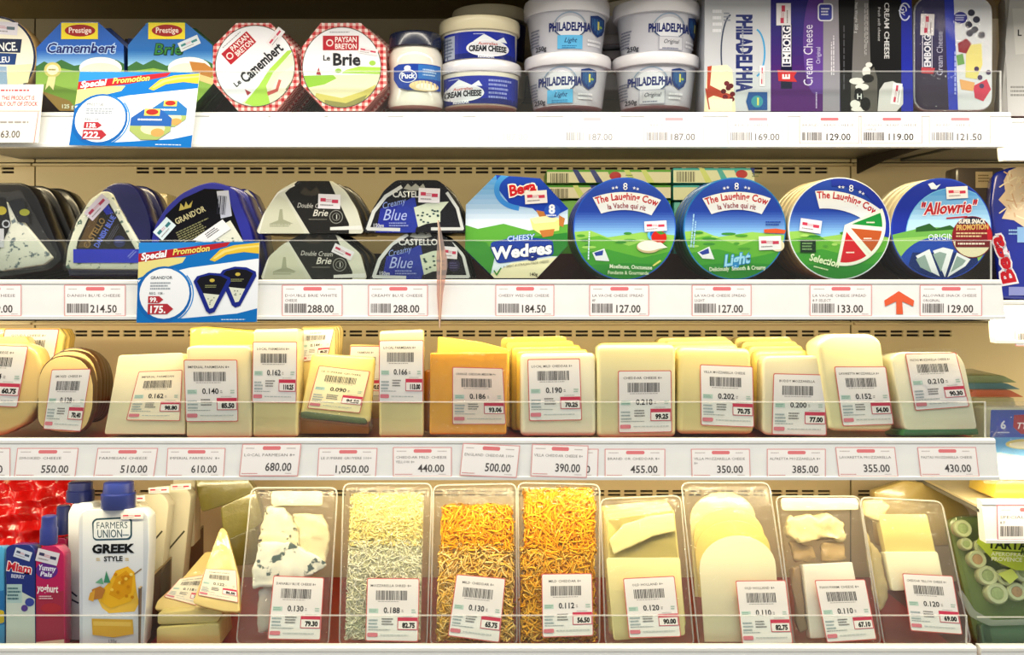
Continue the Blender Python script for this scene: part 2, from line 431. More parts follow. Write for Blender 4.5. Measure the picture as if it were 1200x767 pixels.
RAIL = {}
def shelf(n, ysurf, ytop, ybot, x0, x1, fence, liner, label, dy=0.0, thick=.022, depth=None, group=None):
    """display shelf: board, slanted price rail, coloured liner, clear product fence"""
    x0 = (x0-VX)/1000; x1 = (x1-VX)/1000; zs = Zat(ysurf, .02+dy)
    t = thing('display_shelf', label, 'shelf', Matrix.Translation((0, dy, zs)), group)
    bm = box_bm(bmesh.new(), x0, x1, .002, (depth or YB-.004)-dy, -thick-.003, -.003, .001); link('shelf_board', bm_mesh('b', bm), mat('#83837f', .35, metal=.5), t)
    bm = box_bm(bmesh.new(), x0, x1-.002, .010, (depth or YB-.006)-dy, -.003, 0)
    link('shelf_liner', bm_mesh('b', bm), mat(liner, .35, vary=.1), t)
    za, zb = Zat(ytop, dy)-zs, Zat(ybot, -.012+dy)-zs
    pr = [(.009, za), (.0, za+.0006), (-.003, za-.001), (-.0035, za-.004), (-.0028, za-.0055), (-.0108, zb+.004), (-.0125, zb+.0035), (-.0128, zb), (.002, zb), (.004, zb+.006)]
    bm = bmesh.new(); f = [bm.verts.new((x0, p[0], p[1])) for p in pr]; b = [bm.verts.new((x1, p[0], p[1])) for p in pr]
    bm.faces.new(f); bm.faces.new(b[::-1])
    for i in range(len(pr)): bm.faces.new((f[i], b[i], b[(i+1) % len(pr)], f[(i+1) % len(pr)]))
    link('price_rail', bm_mesh('r', bm), WHITE, t)
    if fence:
        zf = Zat(fence, .006+dy)-zs
        bm = box_bm(bmesh.new(), x0, x1-.008, .005, .007, 0, zf-.0012); link('fence', bm_mesh('f', bm), clear('#f6f9f7', refl=.03, haze=.010), t)
        bm = box_bm(bmesh.new(), x0, x1-.008, .0045, .0075, zf-.0012, zf, .0003); link('fence_edge', bm_mesh('f', bm), clear('#ffffff', .2, 0, .3, .22), t)
        bm = box_bm(bmesh.new(), x1-.008, x1-.0068, .0045, .0075, 0, zf, .0003); link('fence_edge', bm_mesh('f', bm), clear('#ffffff', .2, 0, .3, .45), t)
    for bx in (XS[2],):
        if x0 < bx < x1:
            bm = prism_bm([(.03, 0), (YB-.012, 0), (YB-.012, -.022), (.2, -.012), (.03, -.005)], bx+.004, bx+.007)
            for v in bm.verts: v.co = Vector((v.co.y, v.co.x-dy, v.co.z-thick-.003))
            link('bracket', bm_mesh('k', bm), DARK, t)
    tl = math.degrees(math.atan2(.0080, (za-.0055)-(zb+.004)))
    RAIL[n] = Plane(VX, ybot, -.0128+dy, tl); RAIL[n].O = Vector((0, dy-.0108, zs+zb+.004)); RAIL[n].M = Matrix.Translation(RAIL[n].O) @ RAIL[n].R.to_4x4()
    return zs
def maroon_strip(x0, x1, Y, zs, h, parent_label):  # upright maroon strip along the shelf, low behind the goods
    t = [o for o in bpy.data.objects if o.get('label') == parent_label][0]
    bm = box_bm(bmesh.new(), (x0-VX)/1000, (x1-VX)/1000, Y, Y+.003, 0, h, .0005); link('maroon_strip', bm_mesh('s', bm), mat('#4a100e', .35, vary=.1), t)
Z1 = shelf(1, 134, 132, 172, -120, 1183, 83, '#7a1712', 'top shelf of the case, with the overexposed white price rail')
maroon_strip(-120, 440, .117, Z1, .050, 'top shelf of the case, with the overexposed white price rail')
Z2 = shelf(2, 336, 328, 374, -120, 1172, 281, '#6e1914', 'second shelf, white price rail with a red arrow sticker')
maroon_strip(-120, 1160, .156, Z2, .040, 'second shelf, white price rail with a red arrow sticker')
Z3 = shelf(3, 517, 514, 562, -120, 1165, 470, '#a5161a', 'third shelf carrying the cut cheese blocks over a red liner')
Z4 = shelf(4, 768, 757, 800, -120, 1143, 720, '#b5161c', 'bottom shelf with clear packs on a bright red liner')
# the neighbouring bay on the right
shelf(11, 141, 139, 188, 1188, 1420, None, '#7a1712', 'top shelf of the neighbouring bay, cut off at the right edge', .03)
shelf(12, 352, 352, 402, 1178, 1420, None, '#6e1914', 'second shelf of the neighbouring bay beside the red arrow rail', .03)
shelf(13, 588, 586, 636, 1165, 1420, None, '#cfc09a', 'third shelf of the neighbouring bay above the green appetizer tray', .03, .006)
shelf(14, 774, 757, 800, 1148, 1420, 722, '#6e1914', 'bottom shelf of the neighbouring bay under the green tray', 0)

# ================================================================== price tickets on the rails
def washout(c, f):  # blends print toward white; overexposure goes into the ticket colours
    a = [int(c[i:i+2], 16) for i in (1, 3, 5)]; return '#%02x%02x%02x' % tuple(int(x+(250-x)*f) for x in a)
def ticket(rail, q, price, name, style=2, f=0.0, border='#dd8f8f', place='', obj=None, label=None):
    a = Art(); a.M = quadM(q, 100, 50); F = lambda c: washout(c, f)
    a.rect(0, 0, 100, 50, F('#efdfda') if style != 1 else '#f6ece6')
    a.rect(1.2, 1.2, 98.8, 48.8, F('#f4efec'))
    for l in ([(0, 0), (100, 0)], [(100, 0), (100, 50)], [(100, 50), (0, 50)], [(0, 50), (0, 0)]): a.line(l, 1.3, F(border))
    a.rr(35, 3, 66, 9, 2.5, F('#dc6a70')); a.micro(6, 5, 18, 3, F('#b9aaa6'), 1); a.micro(76, 5, 16, 3, F('#b9aaa6'), 1)
    nm = name.split('/')
    for i, s_ in enumerate(nm): a.text(s_, 4, 19+i*8, 4.2, F('#6b6463'), w=min(88, 5.4*len(s_)) if i == 0 else None, res=1)
    if style in (1, 2):
        a.barcode(4, 30, 36, 15, F('#55504e'), 17); a.text(price, 42, 44.5, 12, F('#3c3836'), .015, w=7.4*len(price), res=2); a.micro(84, 46, 12, 2, F('#b9a9a6'), 1)
    else:
        a.text(price, 88, 42, 12.5, F('#3f3b3a'), .015, w=7.6*len(price), al='r', res=2); a.micro(3, 45, 30, 2.5, F('#cf7a7a'), 1); a.micro(78, 45, 14, 2, F('#b9a9a6'), 1)
    o = a.bake('price_ticket', RAIL[rail], lift=.0006)
    return tag(o, label or f'price ticket reading {price} {place}', 'price ticket', 'price tickets on the shelf rails')
def tq(x0, x1, y0, y1, sk=0, rot=0): return [(x0+sk, y0), (x1+sk, y0+rot), (x1, y1+rot), (x0, y1)]
# rail 1: its overexposure is painted into the ticket colours
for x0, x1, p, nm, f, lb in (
    (246, 314, '', '', .82, 'blank-looking overexposed ticket right of the upper promotion card'), (318, 380, '', '', .82, 'overexposed unreadable ticket under the tilted checked octagonal box'),
    (385, 454, '', '', .74, 'overexposed unreadable ticket below the jar side of the upright checked box'), (473, 542, '', '', .72, 'overexposed unreadable ticket under the blue cream cheese tubs'),
    (558, 628, '187.00', 'LIGHT', .72, 'overexposed price ticket left of the silver light tubs rail section'), (660, 727, '187.00', 'CREAM', .5, 'faint ticket reading 187.00 below the light tubs'),
    (755, 824, '187.00', 'CREAM', .35, 'grey ticket reading 187.00 below the original tubs'), (853, 923, '169.00', 'CREAM CHEESE', .3, 'overexposed ticket reading 169.00 below the tall silver box'), (937, 1006, '129.00', 'BRAND CREAM CHEESE', 0, 'pink edged ticket reading 129.00 below the purple box'),
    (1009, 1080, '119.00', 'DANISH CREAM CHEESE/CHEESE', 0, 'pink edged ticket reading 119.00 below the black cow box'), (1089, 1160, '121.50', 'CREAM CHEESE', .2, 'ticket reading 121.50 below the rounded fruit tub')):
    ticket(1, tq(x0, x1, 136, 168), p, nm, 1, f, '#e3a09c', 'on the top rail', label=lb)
# rail 2
for x0, x1, p, nm, pl_ in (
    (-46, 25, '279.00', 'ROQUEFORT CHEESE', 'at the far left end of the second rail'), (76, 147, '214.50', 'DANISH BLUE CHEESE', 'left of the lower promotion card'),
    (331, 401, '288.00', 'DOUBLE BRIE WHITE/CHEESE', 'under the double brie packs'), (432, 501, '288.00', 'CREAMY BLUE CHEESE', 'under the creamy blue packs'),
    (581, 649, '184.50', 'CHEESY WEDGES CHEESE', 'under the octagonal wedges box'), (691, 760, '127.00', 'LA VACHE CHEESE SPREAD/8P', 'under the leftmost round blue box'),
    (811, 880, '127.00', 'LA VACHE CHEESE SPREAD/LIGHT', 'under the round light box'), (949, 1021, '133.00', 'LA VACHE CHEESE SPREAD/8 P SELECT', 'beside the red arrow sticker'),
    (1078, 1150, '129.00', 'ALLOWRIE SNACK CHEESE/ORIGINAL', 'at the right end of the second rail')):
    ticket(2, tq(x0, x1, 334, 370), p, nm, 2, .08, place=pl_)
a = Art(); a.poly([(1053, 341), (1071, 352), (1070, 359), (1057, 353), (1058, 368), (1050, 368), (1050, 353), (1037, 359), (1036, 352)], '#e2603c')
tag(a.bake('arrow_sticker', RAIL[2], lift=.0006), 'orange red arrow sticker pointing up on the second rail', 'sticker')
# rail 3
for q, p, nm, pl_ in (
    (tq(-58, 12, 525, 559), '530.00', 'GOUDA CHEESE', 'half cut off at the left edge of the third rail'), (tq(17, 88, 525, 559, 4), '550.00', 'SMOKED CHEESE', 'below the smoked round slices'),
    (tq(110, 180, 525, 559, 5), '510.00', 'PARMESAN CHEESE', 'below the leaning white wedge block'), (tq(195, 262, 525, 559, 2), '610.00', 'IMPERIAL PARMESAN  8+', 'below the parmesan block 0.140'),
    (tq(281, 349, 520, 557, 4), '680.00', 'LOCAL PARMESAN 8+', 'sitting higher, below the narrow parmesan 0.162'), (tq(372, 440, 525, 559, 2), '1,050.00', 'LE SUPERBE GRUYERE 100+', 'below the tilted piece 0.090'),
    (tq(461, 529, 524, 558), '440.00', 'CHEDDAR MILD CHEESE/YELLOW 8+', 'below the narrow parmesan 0.166'), (tq(539, 605, 519, 556, 4, 3), '500.00', 'ENGLAND CHEDDAR 100+', 'slightly tilted, below the orange cheddar'),
    (tq(629, 700, 526, 559, 1), '395.00', '', 'mostly covered by the 390.00 ticket'),
    (tq(622, 687, 520, 557, 2, 2), '390.00', 'VILLA CHEDDAR CHEESE 8+', 'overlapping another ticket below the cheddar stack'), (tq(709, 779, 526, 559), '455.00', 'BRAND OR CHEDDAR 8+', 'below the cheddar block 0.218'),
    (tq(811, 879, 526, 559, -1), '350.00', 'VILLA MOZZARELLA CHEESE/8+', 'below the mozzarella block 0.202'), (tq(899, 967, 526, 559), '385.00', 'ALFRETTA MOZZARELLA 8+', 'below the rounded mozzarella left of the tall pale piece'),
    (tq(983, 1052, 524, 558, -4), '355.00', 'LAVARETTA MOZZARELLA', 'below the tall pale piece 0.152'), (tq(1079, 1147, 524, 558, -4), '430.00', 'PASTAS MOZZARELLA CHEESE', 'below the rightmost block on a green tray')):
    z = ticket(3, q, p, nm, 3, .12, place=(pl_ or 'on the third rail'))
    if 'mostly' in pl_ or p in ('390.00', '500.00', '680.00'): z.location.y -= .0010 if 'mostly' not in pl_ else 0
ticket(12, [(1188, 368), (1262, 368), (1262, 405), (1190, 405)], '125.00', 'SHREDDED/CHEESE', 2, .05, place='in the holder of the neighbouring bay under the blue bag')
ticket(13, [(1168, 592), (1244, 592), (1244, 632), (1169, 632)], '165.00', 'SPECIAL/8 P', 2, 0, '#c45a7a', place='in the holder above the green appetizer tray')
# rail 1 left: out-of-stock card over a price ticket
P = Plane(20, 168, -.020, 6)
t = thing('stock_notice', 'cream out-of-stock notice with red print over a 263.00 price, top rail left end', 'notice', P)
q = [(-44, 99), (51, 99), (45, 167), (-52, 167)]
prism('card', q, P, 0, .0006, mat('#f3ecdf', .6), t, 0)
a = Art(); a.M = quadM(q, 96, 68); a.rect(0, 0, 96, 30, '#f4e6da'); pass
a.micro(40, 5, 50, 4, '#c0404c', 1); a.text('THIS PRODUCT IS', 48, 18, 4.6, '#b32438', .02, w=39); a.text('TEMPORARILY OUT OF STOCK', 22, 25, 4.6, '#b32438', .02, w=69)
a.line([(0, 31), (95, 31)], .6, '#e0c8bb'); a.micro(10, 42, 80, 4, '#a8a09a', 1); a.text('B263.00', 40, 62, 8, '#5c5654', 0, w=34); a.line([(93, 32), (91, 68)], .8, '#d98a86')
a.bake('print', P, t)

# ================================================================== promotion cards
def promo(P, q, label, inner):
    t = thing('promotion_card', label, 'sign', P, 'special promotion cards')
    prism('card', q, P, 0, .0008, mat('#f4f6f8', .4), t, 0)
    a = Art(); a.M = quadM(q, 142, 94)
    a.clip = [(0, 0), (142, 0), (142, 94), (0, 94)]
    a.rect(0, 0, 142, 94, '#f4f7fb')
    a.poly([(0, 0), (142, 0), (142, 22), (60, 30), (0, 44)], '#1272c0')
    a.poly([(0, 0), (80, 0), (40, 12), (0, 16)], '#2a86d4')
    a.poly([(0, 22)] + [(x, 22-3-(x/38)) for x in range(0, 60, 8)] + [(52, 24), (30, 30), (0, 42)], '#e9dc8c')
    a.poly([(0, 13), (40, 8), (90, 2), (108, 0), (104, 5), (60, 15), (30, 19), (0, 23)], '#b5222c')
    a.poly([(84, 21), (96, 9), (112, 4), (142, 1), (142, 14), (124, 12), (104, 15), (90, 23)], '#e8c23c')
    a.poly([(88, 19), (100, 10), (118, 6), (142, 4), (142, 6), (118, 8.5), (102, 12.5), (90, 20)], '#f3dd7c')
    a.poly([(0, 44), (0, 94), (142, 94), (142, 76), (118, 84), (70, 90), (30, 88), (10, 74)], '#1272c0')
    a.poly([(140, 20), (60, 30), (55, 60), (60, 90), (118, 84), (142, 78), (142, 20)], '#f4f7fb')
    a.ell(31, 61, 33, 33, '#1566b4'); a.ell(32, 60, 29.5, 29.5, '#f6f8fa'); 
    a.line([circ(31, 61, 35, 34, 24, -70, 40)[i] for i in range(24)], 1.4, '#3d8fd6')
    a.line([circ(31, 61, 32.5, 31.5, 24, 20, 70)[i] for i in range(24)], 2.6, '#2a7cc8')
    a.poly([(44, 90), (142, 82), (142, 94), (40, 94)], '#1272c0'); a.micro(100, 90, 36, 2, '#dfeaf6', 1)
    a.text('Special', 3, 20.5, 7.6, '#ffffff', .035, .25, 7, w=30); a.text('Promotion', 40, 15, 6.8, '#f1dc6c', .03, .25, 6, w=44)
    inner(a); a.bake('print', P, t); return t
P = Plane(153, 172, -.019, 5)
def in1(a):
    a.text('PRESTIGE', 14, 43, 3.2, '#53585e'); a.micro(14, 46, 40, 8, '#9aa2aa', 3); a.text('REG. 159.-', 14, 62, 2.8, '#6a6f76')
    a.poly([(14, 64), (30, 64), (35, 68), (30, 72), (14, 72)], '#b5323c'); a.text('138.', 16, 71, 5.2, '#ffffff', .03)
    a.poly([(14, 74), (36, 74), (42, 80), (36, 86), (14, 86)], '#b5323c'); a.text('222.', 15, 84.5, 8, '#ffffff', .03)
    for cx, cy, r, c in ((112, 52, 22, '#2f77b8'), (92, 66, 26, '#2b62b0')):
        o = circ(cx, cy, r, r*.8, 8, 22.5, 382.5); a.poly(o, c); k = a.clip
        a.clip = clip_poly(o, [(0, cy+2), (142, cy+2), (142, 94), (0, 94)]); a.poly(o, '#a9b96a'); a.ell(cx+3, cy+5, r*.55, r*.3, '#efe2b4'); a.ell(cx+9, cy+10, r*.3, r*.2, '#d8a25c'); a.clip = k
        a.rect(cx-r*.35, cy-r*.76, cx+r*.35, cy-r*.42, '#ecd060'); a.ell(cx, cy-r*.6, r*.28, r*.14, '#b5322c'); a.micro(cx-r*.6, cy-r*.3, r*1.2, 4, '#ffffff', 1)
promo(P, [(94, 84), (234, 85), (224, 173), (81, 170)], 'blue and white promotion card with two octagonal boxes, prices 138 and 222, top rail', in1)
P = Plane(231, 378, -.019, 4)
def in2(a):
    a.text("GRAND'OR", 15, 43, 3.4, '#4a4f55', .01); a.micro(15, 46, 24, 10, '#9aa2aa', 3); a.text('REG. 108.-', 14, 61, 2.8, '#4a4f56')
    a.poly([(13, 63), (26, 63), (31, 67), (26, 71), (13, 71)], '#b5323c'); a.text('99.', 15, 69.8, 5.2, '#ffffff', .03)
    a.poly([(13, 72), (36, 72), (43, 78), (36, 84), (13, 84)], '#b5323c'); a.text('175.', 14, 82.5, 8, '#ffffff', .03)
    for ox, oy, s_ in ((30, -7, 1), (0, 0, 1)):
        T = lambda L: [(x+ox, y+oy) for x, y in L]
        a.poly(T([(66, 46), (70, 40), (84, 36), (98, 37), (109, 42), (110, 47), (92, 82), (86, 84), (82, 81)]), '#1d2a86')
        a.poly(T([(70, 46), (74, 41), (86, 38.5), (98, 40), (106, 44), (97, 62), (78, 60)]), '#15151d')
        a.poly(T([(78, 60), (97, 62), (90, 77), (86, 78)]), '#dfe3cf'); a.ell(88+ox, 45+oy, 3, 2, '#c9b24a'); a.micro(80+ox, 50+oy, 16, 4, '#8c9060', 2)
        for k in range(6): a.ell(84+ox+random.random()*8, 63+oy+random.random()*10, .8, .6, '#5a6a5c', 6)
promo(P, [(163, 284), (304, 283), (301, 377), (160, 378)], 'blue and white promotion card showing two blue cheese wedges, prices 99 and 175', in2)
# transparent shelf talker seen edge-on
P = Plane(517, 384, -.016, 2, 0)
t = thing('shelf_talker', 'clear plastic hanging strip with pinkish sheen over the creamy blue packs', 'shelf talker', P)
prism('strip', [(513.5, 258), (514.5, 258), (524, 303), (524.5, 312), (519, 345), (516, 384), (514.5, 384), (512, 345), (511.5, 303)], P, 0, .0008, clear('#f0c8b8', .12, .5, .15, .22), t, 0)
tube('strip_spine', [(P.at(513, 258).x, -.0005, P.at(513, 258).y), (P.at(517, 305).x, -.0005, P.at(517, 305).y), (P.at(515, 384).x, -.0005, P.at(515, 384).y)], .0007, mat('#e6c9ae', .3), t)

# ================================================================== shared print pieces
def sticker(a, q, red='#c23a56', body='#e6e2e6'):
    m = a.M; c = a.clip; a.clip = None; a.M = quadM(q, 100, 50)
    a.rect(0, 0, 100, 50, body); a.rect(10, 14, 34, 26, red); a.rect(62, 18, 90, 30, red); a.micro(34, 16, 30, 12, '#c98a98', 2); a.micro(10, 34, 60, 8, '#8d8588', 1)
    a.M = m; a.clip = c
def stk(a, cx, cy, w, h, rot, **k):
    R = math.radians(rot); f = lambda x, y: (cx+x*math.cos(R)+y*math.sin(R), cy-x*math.sin(R)+y*math.cos(R))
    sticker(a, [f(-w/2, -h/2), f(w/2, -h/2), f(w/2, h/2), f(-w/2, h/2)], **k)
def weigh(parent, P, q, wt, name, price, lift=.0012, fr='#cf6a66', paper='#e9e7e6'):
    a = Art(); a.M = quadM(q, 100, 112)
    a.rr(0, 0, 100, 112, 3, fr); a.rr(1.6, 1.6, 98.4, 110.4, 2.4, paper)
    a.text(name, 46, 15.5, 4.2, '#4d4a4a', .01, al='c', w=min(78, 4.3*len(name)), res=1)
    a.barcode(18, 22, 60, 17, '#4a4848', 30); a.micro(22, 40.5, 52, 2.2, '#9a9696', 1)
    a.rect(5, 54, 23, 62, '#b9d3c8'); a.micro(6, 55, 16, 6, '#84a89a', 2); a.text(wt, 33, 61.5, 9.5, '#2e2d2e', .02, w=31); a.micro(67, 55, 4, 6, '#8c8888', 2); a.micro(86, 54, 9, 8, '#9dbcae', 2)
    a.micro(5, 72, 20, 18, '#9cabb0', 3); a.micro(30, 70, 22, 14, '#7a7878', 3); a.micro(5, 90, 44, 3, '#9ba3a6', 1)
    a.rect(60, 69, 98, 91, '#c9405a'); a.rect(61.3, 75.5, 96.7, 89.7, '#efe9e8'); a.text(price, 93, 87, 8, '#1d1c1d', .06, al='r', w=24); a.micro(68, 65.5, 22, 2, '#aaaaaa', 1)
    a.rr(3, 97, 23, 104, 2, '#d67d8b'); a.micro(28, 99, 66, 3.5, '#b4bcc0', 1)
    return a.bake('weight_label', P, parent, lift=lift)

# ================================================================== ROW 1: boxes, jar, tubs
def boxthing(name, label, cat, P, out, t, m, art, part='box', bevel=.0012, group=None, pm=None, y0=0, shrink=1.0):
    o = thing(name, label, cat, P, group); prism(part, out, P, y0, t, m, o, bevel, 2, shrink)
    if art: art.bake('front_print', P, o, pm or GLOSS(), lift=.0004-min(0, y0))
    return o
# --- round cheese cut off at the left edge
P = Plane(-4, 116, .022, 6)
a = Art(); C = circ(-4, 67, 46, 48, 56); a.poly(C, '#1d2440'); a.poly(circ(-4, 67, 43.5, 45.5, 56), '#ece7d2'); a.clip = circ(-4, 67, 43.5, 45.5, 40)
a.poly([(-50, 44), (26, 46), (24, 62), (-50, 60)], '#1b2747'); a.text('NCE.', -2, 60, 9.5, '#f2f2ee', .02, 0, 2, w=23)
a.poly([(-50, 60), (20, 63), (18, 76), (-50, 75)], '#1f3f78'); a.clip = None; a.text('LEU', -2, 73.5, 6.5, '#e8ecf2', .02, 0, 2, w=14)
a.poly([(-50, 75), (8, 78), (9, 100), (-50, 100)], '#8aa3bd'); a.poly([(9, 77), (38, 75), (33, 97), (9, 100)], '#e4dcae'); stk(a, 4, 33, 34, 15, -4, red='#5b6f7a', body='#dcd8e2')
o = boxthing('round_cheese_box', 'round cream box with navy rim and NCE band, cut off at the left edge', 'cheese box', P, circ(-4, 67, 46.5, 48.5, 56), .028, mat('#c9a468', .6), a)
# --- octagonal Prestige boxes
def hills(a, out, sky0='#1d57b8', sky1='#a9d3ee', yh=78, base='#6e9a34', dark='#3f7a2c', y0=45):
    a.clip = out; b = [min(p[0] for p in out), max(p[0] for p in out)]
    a.grad(out, sky0, sky1, y0, yh, 10)
    return b
def prestige(P, out, word, label, topcol, depthcol, left):
    x0 = min(p[0] for p in out); a = Art(); x1, yt = max(p[0] for p in out), min(p[1] for p in out); w = x1-x0
    a.clip = out; a.grad(out, '#1c56b4' if topcol == 'b' else '#1e62ae', '#9fcbe8', 58, 78, 9)
    if topcol != 'b': a.poly([(x0, yt-2), (x1, yt-2), (x1, 45), (x1-25, 27), (x0+22, 27), (x0, 50)], '#2f7d3c')
    a.poly([(x0, 78), (x0+10, 72), (x0+18, 76), (x0+30, 70), (x0+45, 77), (x1-10, 70), (x1, 75), (x1, 140), (x0, 140)], '#3c6b3a')
    a.poly([(x0, 84), (x0+30, 80), (x0+50, 84), (x1, 82), (x1, 140), (x0, 140)], '#88ad49')
    a.poly([(x0, 100), (x0+16, 98), (x1, 122), (x1, 140), (x0, 140)], '#6d8f35'); a.poly([(x0+5, 106), (x0+40, 118), (x0+50, 131), (x0+20, 131)], '#8d6f3a')
    a.ell(x1-28, 80, 25, 13, '#eceee8'); a.ell(x1-28, 84, 24, 10, '#dcdcc8')
    if word == 'Brie': a.poly([(x1-28, 72), (x1-10, 74), (x1+4, 84), (x1-4, 92), (x1-24, 84)], '#b5793a'); a.poly([(x1-26, 84), (x1, 92), (x1, 100), (x1-24, 92)], '#e1c283')
    a.clip = None
    cx = (x0+x1)/2+(0 if left else -4)
    a.rect(cx-22, yt+.8, cx+21, yt+20, '#e8d32e'); a.ell(cx, yt+10, 18, 7, '#9b1d1c', 24); a.text('Prestige', cx, yt+12.6, 6.2, '#f3ddd2', .02, 0, 0, w=27, al='c')
    if word == 'Camembert': a.text(word, cx, 62, 11, '#a9c6ee', .09, .2, 0, w=80, al='c'); a.text(word, cx, 62, 11, '#141f66', .02, .2, 0, w=80, al='c')
    else: a.text(word, cx-16, 64, 12.5, '#143a18', .05, .15, 0, w=34, al='l'); a.text(word, cx-16, 64, 12.5, '#2f7d3c', .0, .15, 0, w=33, al='l')
    if left: a.ell(x0+20, 82, 10, 9, '#c9bf72', 20); a.ell(x0+20, 82, 7, 6, '#efe9c4', 20); a.micro(x0+15, 80, 10, 4, '#8a8040', 1); a.poly([(x0+15, 90), (x0+24, 90), (x0+21, 106), (x0+16, 100), (x0+11, 106)], '#dcd49a'); a.text('125 g', x0+30, 127, 4.5, '#dfe3c8', .02)
    else: stk(a, x1-28, 51, 25, 11, 24, red='#3e7f80', body='#cfd8df')
    o = boxthing('octagonal_cheese_box', label, 'cheese box', P, out, .026, mat(depthcol, .4), a)
    return o
P = Plane(94, 130, .022, 6)
o1 = prestige(P, [(72, 26), (115, 26), (145, 53), (146, 101), (118, 130), (70, 130), (42, 100), (43, 56)], 'Camembert', 'blue octagonal camembert box with a yellow and red badge, partly behind the promotion card', 'b', '#203a78', True)
P = Plane(199, 130, .022, 6)
o2 = prestige(P, [(173, 26), (217, 26), (249, 53), (250, 98), (222, 130), (176, 130), (150, 101), (150, 53)], 'Brie', 'green-topped octagonal brie box with a small sticker over its name', 'g', '#2c5a34', False)
copy_tree(o1, Vector((.004, .028, 0)), 'octagonal blue box standing directly behind the camembert box', names=('box',))
copy_tree(o2, Vector((.004, .028, 0)), 'octagonal green box standing directly behind the brie box', names=('box',))
P = Plane(160, 110, .07, 4)
a = Art(); a.poly([(150, 45), (176, 47), (176, 88), (148, 86)], '#2a2018'); [a.rect(150, y, 175, y+2, '#5a4330') for y in (55, 62, 69, 76)]; a.rect(150, 45, 175, 52, '#26356e')
boxthing('cheese_carton', 'dark carton glimpsed between the two octagonal boxes beside the promotion card', 'carton', P, [(146, 45), (176, 46), (176, 110), (146, 110)], .035, mat('#2a2018', .5), a)
# --- gingham octagons
def gingham(P, out, cx, cy, rx, ry, ang, word, label, words):
    a = Art(); a.clip = out; a.poly(out, '#ecd8d2'); s_ = 3.6; lay = a.lay
    for i in range(-16, 17):
        for j in range(-16, 17):
            if i % 2 and j % 2: c = '#b5212a'
            elif i % 2 or j % 2: c = '#d97f7c'
            else: continue
            x, y = cx+i*s_, cy+j*s_
            if ((x-cx)/rx)**2+((y-cy)/ry)**2 < .8: continue
            a.lay = lay; a.rect(x-s_/2, y-s_/2, x+s_/2, y+s_/2, c)
    a.lay = lay+2; a.clip = None; a.ell(cx, cy, rx+1, ry+1, '#4f5148', 56); a.poly(circ(cx, cy, rx, ry, 56), '#e9e9ef')
    R = math.radians(ang); f = lambda x, y: (cx+x*math.cos(R)+y*math.sin(R), cy-x*math.sin(R)+y*math.cos(R))
    F = lambda L: [f(*p) for p in L]
    a.clip = circ(cx, cy, rx, ry, 40)
    if word == 'Brie':
        a.poly(F([(-50, 10), (50, 8), (50, 50), (-50, 50)]), '#e9e2bc'); a.poly(F([(-50, 10), (-10, 9), (-6, 13), (-20, 20), (-50, 26)]), '#8fbf3e'); a.poly(F([(5, 3), (20, -1), (48, 0), (48, 8), (0, 7)]), '#a5cf52')
        a.poly(F([(-30, 30), (0, 36), (25, 28), (40, 20), (38, 50), (-36, 50)]), '#cdbf6a'); a.poly(F([(-20, 38), (5, 42), (30, 32), (20, 50), (-20, 50)]), '#8f8a52'); a.poly(F([(-30, 8.5), (-27, 0), (-24, 9)]), '#a13c44'); a.ell(*f(-4, 4), 4, 2.6, '#86b83c', 12); a.ell(*f(36, -5), 4, 3, '#9cc84f', 12)
    else:
        a.poly(F([(-42, 22), (-6, 22), (0, 16), (46, 18), (46, 60), (-46, 60)]), '#ded9c2'); a.poly(F([(-38, 24), (-12, 20), (10, 14), (40, 12), (47, 16), (10, 20), (-6, 26), (-16, 44), (-30, 40)]), '#a6cf50')
        a.poly(F([(-6, 34), (16, 26), (36, 30), (30, 46), (0, 50)]), '#eee3cf'); a.poly(F([(-10, 32), (0, 36), (10, 30), (12, 33), (0, 40), (-12, 36)]), '#c05a52'); a.poly(F([(8, 44), (26, 40), (42, 24), (47, 30), (30, 50), (10, 54)]), '#8d8a68')
        a.poly(F([(-30, 20), (-27, 12), (-24, 20)]), '#a13c44')
    a.clip = None
    q = F([(-22 if word == 'Brie' else -20, -37), (20, -37), (20, -20), (-22 if word == 'Brie' else -20, -20)]); a.poly(q, '#b01f2e')
    a.ell(*f(-14, -28.5), 4.2, 4.2, '#e9d9d6', 20); a.ell(*f(-14, -28.5), 2.8, 2.8, '#b01f2e', 16)
    a.text('PAYSAN', *f(-8, -29.5), 6, '#f3e6e4', .02, 0, ang, w=26); a.text('BRETON', *f(-8, -21.5), 6, '#f3e6e4', .02, 0, ang, w=26); a.micro(*f(-14, -42), 28, 2, '#9a9aa0', 1, rot=ang)
    if word == 'Brie': a.text('Le', *f(-22, -8), 6, '#2b2c30', .02, 0, ang); a.text('Brie', *f(-11, -2.5), 13.5, '#26272c', .03, 0, ang, w=33); stk(a, *f(31, -19), 23, 8, -10+ang)
    else: a.text('Le', *f(-33, 4), 6, '#2b2c30', .02, 0, ang); a.text('Camembert', *f(-22, 8), 12, '#26272c', .03, 0, ang, w=60); stk(a, 323, 44, 24, 10, 52)
    m = checkmat
    o = boxthing('gingham_cheese_box', label, 'cheese box', P, out, .026, m, a)
    return o
checkmat, nt, b_ = newmat('red_gingham'); N = nt.nodes
tc = N.new('ShaderNodeTexCoord'); ck = N.new('ShaderNodeTexChecker'); ck.inputs['Scale'].default_value = 260; ck.inputs[1].default_value = (*lin('#b5282c'), 1); ck.inputs[2].default_value = (*lin('#e8c4ba'), 1)
nt.links.new(tc.outputs['Object'], ck.inputs['Vector']); nt.links.new(ck.outputs[0], b_.inputs['Base Color']); b_.inputs['Roughness'].default_value = .4
P = Plane(300, 130, .022, 6)
